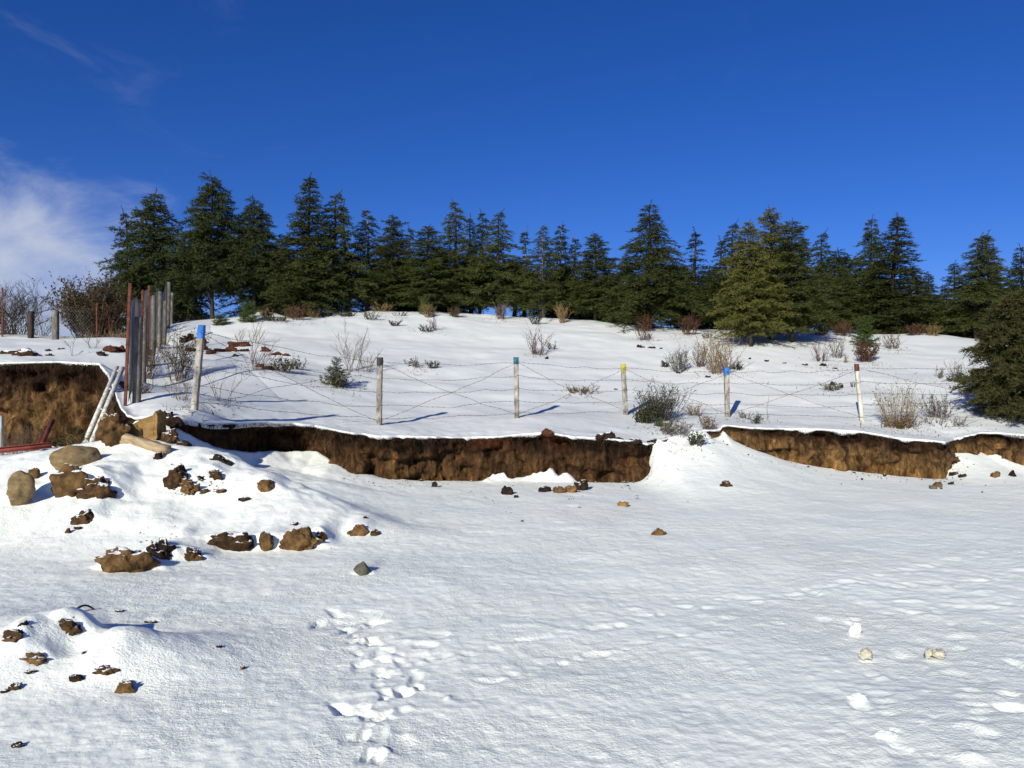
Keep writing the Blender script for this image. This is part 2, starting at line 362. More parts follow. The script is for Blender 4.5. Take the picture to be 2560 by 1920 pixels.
for X, D in [(-2.4,14.8),(-1.5,13),(-0.9,11.5),(-1.6,8.6),(-2.4,7.9),(-3.6,7.9),(-4.6,7.8),(-6.0,7.8),(-3.2,4),(-2.4,4.8),(-5,4),(-1.7,5.5),(-1.9,6.6),(0,1.5),(-4,1.5),(4,1.5),(-9,4),(-9,7.5),(14,17),(14,1.5),(24,4),(24,17),(-12,1.5),(30,30),(0,25),(10,25),(-20,1.5),(-20,6)]: lw.append((X, D, 0.0))
for X, D, z in [(-12,11,0.9),(-12,15,0.72),(-20,12,0.8),(-20,18,0.9),(-9,21,0.8),(-15,25,0.8)]: lw.append((X, D, z))
lw = np.array(lw)
L_MODEL = tps(lw[:, :2], lw[:, 2], 1e-3)
DRAPES = []     # (X, D of the front, width, height)
PRINTS = []     # (X, D, length along, width, angle, depth, rim)
def z_low(X, D, detail=True):
    X = np.asarray(X, float); D = np.asarray(D, float)
    m = np.clip(tps_eval(L_MODEL, X, D), -0.05, 1.6)
    d = np.clip(bank_D(X) - D, 0, None)
    wdt = np.interp(X, [-7, -5.5, -3, 0, 2.3, 3.2, 4.5, 7, 9.2, 10, 12], [0.8, 1.2, 1.7, 0.8, 0.8, 1.9, 2.1, 1.5, 0.8, 1.2, 1.0])
    fm = np.clip(d / 0.7, 0, 1)
    dr = (bank_F(X) * (1 - fm) + np.interp(X, _fx, _fs) * fm) * np.exp(-(d / wdt)**1.5)
    k = 9.0
    z = np.where(np.abs(m - dr) > 1.5, np.maximum(m, dr), np.log(np.exp(k * m) + np.exp(k * dr)) / k) - 0.077 * np.exp(-np.abs(m - dr) * k * 0.6)
    near = np.exp(-(d / 0.12)**2)
    z = z * (1 - near) + bank_F(X) * near
    if detail:
        lg = np.interp(X, [-0.62, -0.4, -0.2, 0.2, 0.55, 0.8, 1.15, 1.35], [0, 0.20, 0.17, 0.10, 0.12, 0.19, 0.17, 0])      # ledge of old snow left at the bank foot
        z = z + lg * np.exp(-((d - 0.16) / 0.17)**2) * (1 + 0.7 * fbm(X * 4, D * 4, 3.0, octv=3))
        z = z + 0.022 * fbm(X * 0.7, D * 0.7, octv=3) * (1 - near) + 0.006 * fbm(X * 4, D * 4, 1.7, octv=3) + (0.03 * fbm(X * 1.6, D * 1.6, 9.0, octv=3) + 0.016 * fbm(X * 4.5, D * 4.5, 2.2, octv=2)) * np.clip(m * 2.2, 0, 1)
        z = z + 0.0022 * fbm(X * 7 + D * 1.5, D * 24, 5.0, octv=2) * np.clip(X / 3, 0, 1) + 0.12 * fbm(X * 4.5, D * 4.5, 7.0, octv=3) * np.exp(-((X - 3.5) / 0.6)**2 - (d / 0.5)**2) + 0.003 * fbm(X * 16, D * 16, 2.0, octv=2)
        for (x0, d0, w_, h_) in DRAPES:          # snow banked up behind and over the half-buried clods
            u = (X - x0) / (w_ * 0.62)
            nm_ = (np.abs(u) < 2.5) & (D > d0 - 0.1) & (D < d0 + 3.0)
            if not nm_.any(): continue
            v = D[nm_] - (d0 + 0.16 * w_ + 0.05 * fbm(X[nm_] * 6, D[nm_] * 6, x0, octv=2))
            rise = np.clip(v / 0.12, 0, 1); rise = rise * rise * (3 - 2 * rise)
            z[nm_] += h_ * 0.80 * np.exp(-np.abs(u[nm_])**2.6) * rise * np.exp(-np.clip(v, 0, None) / (0.35 + 0.9 * h_))
        for (x0, d0, le, wi, an, de, rim) in PRINTS:
            dx, dy = X - x0, D - d0
            near_m = (np.abs(dx) < le * 2.2) & (np.abs(dy) < le * 2.2)
            if not near_m.any(): continue
            u = (dx * math.cos(an) + dy * math.sin(an))[near_m] / le; v = (-dx * math.sin(an) + dy * math.cos(an))[near_m] / wi
            wob = 0.28 * fbm(X[near_m] * 9, D[near_m] * 9, x0, octv=2)
            r = np.sqrt(u * u + v * v) * (1 + wob)
            if de > 0: z[near_m] += -0.50 * de / (1 + np.exp((r - 1) * 5)) + 0.2 * rim * np.exp(-((r - 1.35) / 0.4)**2) * np.clip(1 + wob * 3, 0, 2)
            else: z[near_m] += -0.4 * de * np.exp(-(r / 0.8)**2.5)
    return z

def ground(X, D):
    """height of the snow surface"""
    X = np.atleast_1d(np.asarray(X, float)); D = np.atleast_1d(np.asarray(D, float))
    up = D > bank_D(X); z = np.empty(len(X))
    if up.any(): z[up] = z_up(X[up], D[up])
    if (~up).any(): z[~up] = z_low(X[~up], D[~up], False)
    return z
_dm = np.concatenate([np.arange(3.5, 24, 0.04), np.arange(24, 60, 0.1)])
def hit(px, py):
    """where the sight line through a photo pixel meets the snow"""
    X = (px - CX) / F * _dm; z = EYE + (CY - py) / F * _dm
    g = ground(X, _dm)
    i = np.argmax(g >= z) if (g >= z).any() else len(_dm) - 1
    if g[i] - z[i] > 0.12 and i > 0:          # the line ends on a cut bank: take the snow at its foot
        d0 = float(bank_D(X[i])) - 0.06
        return np.array([X[i], d0, float(z_low(np.array([X[i]]), np.array([d0]), False)[0])])
    return np.array([X[i], _dm[i], g[i]])
def ppm(D): return F / D          # photo pixels per metre

# trampled snow: footprints, drags and crumbs (columns, rows in the photograph)
def pr(px, py, wpx, hpx, an, de, rim):
    p = hit(px, py); s = wpx / ppm(p[1]) / 2; hh = max(hpx * p[1]**2 / (F * EYE) / 2, 0.03)
    PRINTS.append((p[0], p[1], s, hh, an, de, rim))
for (px, py, w, h) in [(165,1242,110,66),(232,1252,100,56),(200,1311,58,34),(302,1432,118,56),(398,1408,78,54),(438,1364,34,16),(476,1402,58,32),(577,1379,120,42),(664,1374,50,34),(742,1375,104,48),(796,1366,42,34),(893,1340,52,28),(440,1212,50,44),(468,1233,46,26),(528,1198,44,22),(497,1206,40,20),(548,1162,58,20),(660,1228,52,24),(160,1592,78,30),(178,1560,46,14),(75,1673,66,20),(262,1694,58,18),(190,1709,36,16),(22,1612,52,30),(376,1566,36,12),(905,1441,40,20)]:
    p = hit(px, py); DRAPES.append((p[0], p[1], w / ppm(p[1]), h / ppm(p[1])))
for a in [(868,1545,70,60,-0.9,0.05,0.0),(905,1560,90,40,-0.4,0.04,0.01),(930,1600,30,45,0.3,0.07,0.03),(950,1630,34,36,-0.5,0.05,0.03),(985,1590,30,14,0,-0.035,0),(1020,1600,90,12,0,-0.03,0),(1065,1612,60,16,0.1,0.03,0.02),
          (975,1643,100,12,-0.08,-0.045,0),(958,1690,18,48,0.5,0.07,0.02),(1003,1735,40,20,0.5,0.05,0.02),(1048,1720,16,26,0.3,0.06,0.02),(960,1750,16,16,0,0.05,0.02),(848,1783,30,42,0.6,0.09,0.03),(950,1800,26,40,-0.6,0.06,0.03),(985,1790,26,18,0,-0.04,0),
          (905,1850,24,56,-0.2,0.10,0.03),(918,1895,22,30,-0.2,0.09,0.03),(945,1850,46,40,0,0.035,0.03),(1000,1870,60,40,0,0.025,0.02),(1120,1755,22,16,0,-0.04,0),(1040,1650,80,40,0.2,0.02,0.015),(1100,1590,50,18,0,0.02,0.02),(1090,1640,60,20,0.2,0.02,0.02),
          (1232,1697,100,9,0.03,-0.035,0),(1520,1556,84,11,0.06,-0.03,0),(1348,1562,70,16,0.1,-0.025,0),(1280,1610,70,10,0.1,-0.025,0),(1540,1628,96,10,0.04,-0.025,0),(1670,1590,48,14,0.1,-0.03,0),(1815,1578,80,9,0,-0.03,0),(1590,1518,50,8,0,-0.02,0),(1710,1508,70,8,0,-0.025,0),(1800,1490,60,7,0,-0.02,0),(1370,1645,60,14,0.1,-0.03,0),
          (1905,1497,90,8,0,-0.03,0),(2070,1475,130,9,0,-0.03,0),(2270,1497,110,8,0,-0.03,0),(2240,1515,40,8,0,-0.025,0),(2320,1535,84,10,0,-0.03,0),(2330,1512,30,9,0,-0.03,0),(2395,1495,60,10,0,-0.02,0),(2460,1475,90,9,0,-0.025,0),(2450,1490,60,8,0,-0.02,0),(2480,1440,60,14,0,-0.03,0),(2370,1463,40,12,0,-0.03,0),(2190,1440,44,7,0,-0.02,0),(2310,1407,44,7,0,-0.02,0),(2440,1375,44,7,0,-0.02,0),(2480,1350,30,8,0,-0.02,0),(2500,1395,70,7,0,-0.02,0),(2530,1375,50,10,0,-0.025,0),(2550,1420,60,8,0,-0.03,0),(2420,1585,80,20,-0.3,-0.03,0),(2000,1555,60,12,-0.2,-0.025,0),
          (2200,1695,40,14,0,-0.035,0),(2150,1755,42,12,0,-0.05,0),(2150,1775,50,20,0,0.04,0.02),(2225,1850,56,18,0,-0.05,0),(2410,1748,70,18,0.2,-0.04,0),(2420,1830,110,24,-0.3,-0.045,0),(2380,1680,60,14,-0.3,0.035,0.02),(2250,1640,60,20,0,0.045,0.02),(2545,1655,40,26,0,0.07,0.02),(2520,1738,50,14,0,0.06,0.02),(2540,1780,60,20,-0.1,0.08,0.02),(2430,1910,80,30,0,-0.06,0),(2250,1890,70,30,0,0.03,0.02)]: pr(*a)
r2 = np.random.default_rng(3)
for k in range(60):           # the trodden trail
    t_ = r2.random(); x_ = np.interp(t_, [0, 0.35, 0.6, 1], [880, 960, 930, 920]) + r2.normal(0, 42); y_ = 1520 + 395 * t_
    pr(x_, y_, r2.uniform(16, 44) * (0.6 + 0.7 * t_), r2.uniform(10, 28), r2.normal(0, 0.6), r2.uniform(0.015, 0.045) if r2.random() < 0.62 else -r2.uniform(0.012, 0.03), 0.015)
for (xa, ya, xb, yb, n_) in [(1130,1640,1900,1480,16),(1900,1500,2560,1360,16),(1240,1700,1860,1540,12),(2000,1480,2560,1440,14),(2130,1560,2260,1900,10),(2380,1560,2480,1900,10),(1950,1560,2560,1500,12)]:     # lines of older, shallow tracks
    for k in range(n_):
        t_ = (k + r2.uniform(-0.3, 0.3)) / n_; y_ = ya + (yb - ya) * t_ + r2.normal(0, 4); sc_ = (y_ - 960) / 600
        pr(xa + (xb - xa) * t_, y_, r2.uniform(26, 60) * sc_, r2.uniform(7, 13) * sc_, r2.normal(0, 0.2), r2.uniform(0.012, 0.028), 0.012)
for k in range(240):          # loose crumbs and kicked-up snow over the packed field
    px = r2.uniform(1100, 2560) if k < 200 else r2.uniform(820, 1120); py = r2.uniform(1400, 1915)
    sc_ = ((py - 960) / 700)
    pr(px, py, r2.uniform(14, 52) * sc_, r2.uniform(5, 12) * sc_, r2.normal(0, 0.25), -r2.uniform(0.003, 0.012), 0)

# lower field: one sheet, finer near the viewer
rows = [0.3, 1.0, 1.8, 2.6]
while rows[-1] < 3.3: rows.append(rows[-1] + 0.1)
while rows[-1] < 19.6: rows.append(rows[-1] + max(0.010, 0.0036 * rows[-1]))
rows = np.array(rows)
uc = np.concatenate([-np.geomspace(6, 0.82, 26), np.linspace(-0.80, 0.80, 720), np.geomspace(0.82, 6, 26)])
DD, UU = np.meshgrid(rows, uc, indexing='ij')
XX = UU * (DD * 0.93 + 0.8)
keep_max = bank_D(XX) + 0.9
Dc = np.minimum(DD, keep_max)
ZZ = z_low(XX, Dc)
behind = Dc - bank_D(XX)
ZZ = np.where(behind > 0.04, ZZ - np.clip(behind - 0.04, 0, 1) * 1.6, ZZ)
me = mesh_np('snow_field', np.stack([XX, Dc, ZZ], -1).reshape(-1, 3), [grid_faces(*XX.shape)], [M['snow_low']])
put('snow_field', me, kind='structure')

# hillside: columns along the bank line, rows running back over the crest, with a hanging lip at the front
xs = np.concatenate([np.linspace(-60, -20, 50)[:-1], np.arange(-20, -9.2, 0.08), np.arange(-9.2, 11, 0.045), np.arange(11, 16, 0.06), np.linspace(16, 70, 70)])
t = np.concatenate([[0.0], np.geomspace(0.03, 1.6, 40), np.arange(1.7, 22, 0.13), np.geomspace(22, 76, 22)])
XX, TT = np.meshgrid(xs, t)
jag = 0.05 * fbm(xs * 3.1, xs * 0 + 4.0, octv=4) + 0.035 * fbm(xs * 11, xs * 0 + 1.0, octv=3)
tu = np.concatenate([[-1.1, -0.6, 0, 0.4, 1.0], []])
D0 = bank_D(xs)
steep = np.abs(np.gradient(D0, xs)) > 1.2
jag = np.where(steep, jag * 0.4, jag)
Du = D0[None] + TT + (jag[None] - 0.03) * np.exp(-TT / 0.3)
Zu = z_up(XX, np.maximum(Du, D0[None] + 0.0005))
Zu = Zu + 0.012 * fbm(XX * 6, Du * 6, 2.0, octv=2) * np.clip(TT * 4, 0, 1) * np.exp(-TT / 2.5)
has = np.clip((bank_E(xs) - bank_F(xs)) / 0.12, 0, 1)
drop = (0.035 + 0.06 * np.clip(fbm(xs * 2.3, xs * 0 + 9, octv=4), -0.4, 1.2)) * has + 0.02
drop = np.clip(drop, 0.05, 0.17)
lip = []
for fr, back in ((1.0, 0.30), (1.0, 0.05), (0.55, -0.015), (0.12, -0.012)):
    lip.append(np.stack([xs, Du[0] + back, Zu[0] - drop * fr], -1))
V = np.concatenate([np.stack(lip), np.stack([XX, Du, Zu], -1)])
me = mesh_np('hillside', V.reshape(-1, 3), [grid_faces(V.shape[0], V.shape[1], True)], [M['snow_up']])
put('hillside', me, kind='structure')

# cut banks: earth face from under the snow lip down below the field
under = lambda x: np.interp(x, [-5.9, -5.5, -4.2, -3.7], [0, 0.3, 0.3, 0])     # hollowed out under the turf
def bank_mesh(name, xa, xb, flute, ochre_f, red_f, nv=44):
    f = np.linspace(xa, xb, 4000)
    s = np.concatenate([[0], np.cumsum(np.hypot(np.diff(f), np.diff(bank_D(f))))])
    n = int(s[-1] / 0.028)
    X = np.interp(np.linspace(0, s[-1], n), s, f); S = np.linspace(0, s[-1], n)
    D = bank_D(X); tx = np.gradient(X); ty = np.gradient(D); ln = np.hypot(tx, ty)
    k = 25; ker = np.ones(k) / k
    nx = np.convolve(np.pad(ty / ln, k // 2, 'edge'), ker, 'valid'); ny = np.convolve(np.pad(-tx / ln, k // 2, 'edge'), ker, 'valid')
    v = np.linspace(0, 1, nv)[:, None]
    zt = bank_E(X) - 0.045; zb = np.minimum(bank_F(X), bank_E(X) - 0.02) - 0.30
    Z = zt[None] * (1 - v) + zb[None] * v
    H = np.maximum(bank_E(X) - bank_F(X), 0.01)
    dep = np.clip((zt[None] - Z) / np.maximum(H, 0.15)[None], 0, 1.6)
    Sg = np.broadcast_to(S[None], Z.shape)
    am = np.clip(H / 0.5, 0.15, 1)[None]
    o = 0.15 * fbm(Sg * 0.9, Z * 0.5, 0.3, octv=3) + flute * fbm(Sg * 3.2 + 0.4 * Z, Z * 0.55, 4.1, octv=3) + 0.075 * fbm(Sg * 5, Z * 4, 6.0, octv=4) + 0.03 * fbm(Sg * 13, Z * 11, 2.0, octv=2)
    o = o + flute * 0.55 * (np.abs(fbm(Sg * 2.0 + 0.25 * fbm(Sg, Z * 2), Z * 0.35, 8.2, octv=2)) * -1.3)
    o = o + 0.08 * np.sign(fbm(Sg * 1.5, Z * 2.6, 11.0, octv=2)) * np.clip(np.abs(fbm(Sg * 1.5, Z * 2.6, 11.0, octv=2)) * 5, 0, 1)
    o = o * am - 0.02 + 0.09 * v * am - 0.06 * np.exp(-((dep - 0.13) / 0.07)**2) * am - under(X)[None] * np.clip(v * 5, 0, 1) * am
    o = o * np.clip(v * 12, 0.25, 1)
    V = np.stack([X[None] + nx[None] * o, D[None] + ny[None] * o, Z], -1)
    me = mesh_np(name, V.reshape(-1, 3), [grid_faces(nv, n)], [M['soil']])
    attr(me, 'depth', dep); attr(me, 'ochre', np.broadcast_to(ochre_f(X)[None], Z.shape) + 0 * Z)
    attr(me, 'red', np.broadcast_to(red_f(X)[None], Z.shape) * np.clip(1 - dep / 0.28, 0, 1) * np.clip(0.6 + fbm(Sg * 2.5, Z * 4, octv=2), 0, 1))
    return put(name, me, kind='structure')
bank_mesh('earth_bank', -6.95, 44, 0.085, lambda x: np.interp(x, [-7, -3, -2.4, -1, 2.5, 4.2, 5.5, 8], [0.3, 0.1, 0.22, 0.2, 0.06, 0.4, 0.85, 0.95]),
          lambda x: np.interp(x, [-1.2, -0.9, 1.0, 1.4], [0, 0.8, 0.9, 0]))
bank_mesh('earth_bank_left', -42, -6.7, 0.24, lambda x: 0 * x + 0.85, lambda x: 0 * x + 0.1, nv=80)

# the land beyond: one sheet out to the horizon
g = Geo()
r_ = np.concatenate([[0], np.geomspace(40, 9000, 40)]); th = np.linspace(0, 2 * math.pi, 97)
R_, T_ = np.meshgrid(r_, th, indexing='ij')
gx, gy = R_ * np.cos(T_), R_ * np.sin(T_)
gz = -9.5 + 0.9 * fbm(gx * 0.01, gy * 0.01, octv=3)
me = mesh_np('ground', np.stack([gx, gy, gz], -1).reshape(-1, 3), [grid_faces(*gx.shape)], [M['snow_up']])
put('ground', me, kind='structure')
# ------------------------------------------------------------------ materials of plants, wood, stone, metal
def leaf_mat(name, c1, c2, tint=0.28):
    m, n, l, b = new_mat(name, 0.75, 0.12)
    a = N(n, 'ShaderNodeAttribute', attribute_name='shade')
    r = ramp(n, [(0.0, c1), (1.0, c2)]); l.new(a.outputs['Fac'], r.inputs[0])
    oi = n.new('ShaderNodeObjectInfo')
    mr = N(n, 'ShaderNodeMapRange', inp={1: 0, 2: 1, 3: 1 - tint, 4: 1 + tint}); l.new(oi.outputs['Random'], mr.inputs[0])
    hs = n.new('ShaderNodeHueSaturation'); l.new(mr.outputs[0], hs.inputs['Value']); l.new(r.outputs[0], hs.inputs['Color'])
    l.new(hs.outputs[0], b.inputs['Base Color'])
    return m
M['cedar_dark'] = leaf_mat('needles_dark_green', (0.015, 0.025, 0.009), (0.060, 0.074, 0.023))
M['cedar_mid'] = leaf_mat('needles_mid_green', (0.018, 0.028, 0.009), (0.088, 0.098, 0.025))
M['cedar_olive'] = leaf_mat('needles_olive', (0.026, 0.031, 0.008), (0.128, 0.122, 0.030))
M['pine_grey'] = leaf_mat('needles_grey_green', (0.016, 0.024, 0.012), (0.070, 0.078, 0.036))
M['pine_fresh'] = leaf_mat('needles_fresh_green', (0.03, 0.05, 0.012), (0.11, 0.15, 0.035))
M['leaf_dark'] = leaf_mat('leathery_leaf', (0.018, 0.026, 0.012), (0.07, 0.085, 0.035))
M['leaf_blue'] = leaf_mat('blue_green_leaf', (0.022, 0.032, 0.022), (0.085, 0.105, 0.07))
M['leaf_dry'] = leaf_mat('dry_leaf', (0.06, 0.035, 0.014), (0.21, 0.145, 0.055))
M['leaf_red'] = leaf_mat('red_brown_leaf', (0.035, 0.019, 0.010), (0.105, 0.058, 0.032))
M['bark'] = noisy_mat('bark', [(0.018, 0.014, 0.011), (0.045, 0.034, 0.027), (0.085, 0.068, 0.054)], 6, stretch=(3, 3, 0.6), bump=0.6)
M['bark_pale'] = noisy_mat('pale_bark', [(0.07, 0.055, 0.045), (0.16, 0.13, 0.105), (0.24, 0.2, 0.17)], 6, stretch=(3, 3, 0.6), bump=0.5)
M['twig_grey'] = noisy_mat('grey_twig', [(0.10, 0.075, 0.055), (0.19, 0.15, 0.115)], 5, bump=0)
M['twig_red'] = noisy_mat('red_twig', [(0.065, 0.03, 0.021), (0.15, 0.078, 0.055)], 5, bump=0)
M['twig_straw'] = noisy_mat('straw_stem', [(0.15, 0.10, 0.045), (0.32, 0.235, 0.12)], 5, bump=0)
M['twig_dark'] = noisy_mat('dark_twig', [(0.025, 0.018, 0.015), (0.075, 0.05, 0.04)], 5, bump=0)
M['twig_brown'] = noisy_mat('brown_twig', [(0.06, 0.038, 0.022), (0.15, 0.10, 0.055)], 5, bump=0)
M['clod'] = noisy_mat('earth_clod', [(0.018, 0.010, 0.006), (0.055, 0.030, 0.014), (0.15, 0.085, 0.034)], 9, bump=1.0, bscale=20, bdist=0.035, rnd=0.25)
M['clod_ochre'] = noisy_mat('ochre_clod', [(0.035, 0.019, 0.009), (0.12, 0.068, 0.027), (0.24, 0.14, 0.055)], 8, bump=1.0, bscale=18, bdist=0.035, rnd=0.2)
M['clod_red'] = noisy_mat('red_earth_clod', [(0.022, 0.009, 0.006), (0.07, 0.026, 0.014), (0.115, 0.048, 0.025)], 9, bump=0.9, rnd=0.2)
M['clod_dark'] = noisy_mat('dark_clod', [(0.008, 0.005, 0.004), (0.022, 0.013, 0.009), (0.05, 0.03, 0.018)], 9, bump=1.0, bscale=20, rnd=0.2)
M['stone_tan'] = noisy_mat('tan_stone', [(0.10, 0.068, 0.034), (0.19, 0.135, 0.07), (0.28, 0.205, 0.115)], 5, bump=0.8, bscale=14, stretch=(1, 1, 2.2), bdist=0.03)
M['stone_gold'] = noisy_mat('golden_sandstone', [(0.12, 0.065, 0.022), (0.26, 0.155, 0.055), (0.34, 0.235, 0.11)], 4, bump=0.8, bscale=11, stretch=(1, 1.4, 2.5), bdist=0.03)
M['stone_grey'] = noisy_mat('grey_stone', [(0.045, 0.045, 0.036), (0.10, 0.095, 0.072), (0.15, 0.14, 0.10)], 6, bump=0.7)
M['stone_pale'] = noisy_mat('pale_stone', [(0.30, 0.27, 0.21), (0.46, 0.42, 0.33), (0.62, 0.6, 0.52)], 6, bump=0.6)
M['concrete'] = noisy_mat('weathered_whitewashed_concrete', [(0.07, 0.062, 0.05), (0.27, 0.25, 0.215), (0.50, 0.475, 0.43)], 11, bump=0.6, bscale=40, bdist=0.01, stretch=(1, 1, 0.4))
M['post_white'] = noisy_mat('whitewashed_post', [(0.30, 0.28, 0.24), (0.56, 0.53, 0.47), (0.66, 0.63, 0.58)], 9, bump=0.5, bdist=0.01, stretch=(1, 1, 0.4))
M['leaf_brown'] = leaf_mat('brown_green_leaf', (0.022, 0.018, 0.009), (0.085, 0.066, 0.032))
def paint(name, c): return noisy_mat(name, [tuple(x * 0.55 for x in c), c, tuple(min(1, x * 1.15 + 0.01) for x in c)], 14, rough=0.6, bump=0.3, bdist=0.008, spec=0.3)
M['paint_blue'] = paint('blue_paint', (0.02, 0.145, 0.50)); M['paint_black'] = paint('black_paint', (0.03, 0.027, 0.025))
M['paint_teal'] = paint('teal_paint', (0.012, 0.11, 0.15)); M['paint_yellow'] = paint('yellow_paint', (0.40, 0.33, 0.05)); M['paint_red'] = paint('dark_red_paint', (0.12, 0.028, 0.022))
M['rust'] = noisy_mat('rusty_red_oxide_iron', [(0.04, 0.016, 0.012), (0.10, 0.034, 0.024), (0.16, 0.058, 0.04)], 9, rough=0.8, bump=0.4, bdist=0.01)
M['red_steel'] = noisy_mat('red_oxide_steel', [(0.12, 0.026, 0.026), (0.20, 0.05, 0.042), (0.27, 0.085, 0.065)], 5, rough=0.7, bump=0.3, bdist=0.01)
M['wire'] = noisy_mat('rusty_wire', [(0.05, 0.038, 0.032), (0.11, 0.085, 0.07)], 20, rough=0.7, bump=0)
M['mesh_wire'] = noisy_mat('galvanised_wire', [(0.09, 0.095, 0.10), (0.18, 0.185, 0.19)], 20, rough=0.55, bump=0)
M['white_metal'] = noisy_mat('chipped_white_metal', [(0.16, 0.15, 0.13), (0.55, 0.54, 0.50), (0.68, 0.67, 0.63)], 12, rough=0.6, bump=0.3, bdist=0.008)
M['plank'] = noisy_mat('weathered_plank', [(0.15, 0.105, 0.06), (0.32, 0.245, 0.15), (0.44, 0.36, 0.24)], 5, bump=0.6, stretch=(1, 6, 6), bdist=0.015)

# earth clods wear a dusting of snow on their upper faces
for k_, lim in (('clod', 0.80), ('clod_ochre', 0.84), ('clod_dark', 0.84)):
    m = M[k_]; n, l = m.node_tree.nodes, m.node_tree.links; b = n['Principled BSDF']
    src = b.inputs['Base Color'].links[0].from_socket
    ge = n.new('ShaderNodeNewGeometry'); sp = n.new('ShaderNodeSeparateXYZ'); l.new(ge.outputs['Normal'], sp.inputs[0])
    tcx = n.new('ShaderNodeTexCoord'); nz = N(n, 'ShaderNodeTexNoise', inp={'Scale': 7.0, 'Detail': 5.0, 'Roughness': 0.7}); l.new(ge.outputs['Position'], nz.inputs['Vector'])
    a1 = N(n, 'ShaderNodeMath', operation='MULTIPLY_ADD', inp={1: 0.55, 2: -0.275}); l.new(nz.outputs['Fac'], a1.inputs[0])
    a2 = N(n, 'ShaderNodeMath', operation='ADD'); l.new(sp.outputs['Z'], a2.inputs[0]); l.new(a1.outputs[0], a2.inputs[1])
    st = N(n, 'ShaderNodeMapRange', inp={1: lim, 2: lim + 0.06, 3: 0.0, 4: 1.0}); l.new(a2.outputs[0], st.inputs[0])
    mx = N(n, 'ShaderNodeMix', data_type='RGBA'); l.new(st.outputs[0], mx.inputs['Factor']); l.new(src, mx.inputs['A']); mx.inputs['B'].default_value = (0.88, 0.89, 0.88, 1)
    l.new(mx.outputs['Result'], b.inputs['Base Color'])

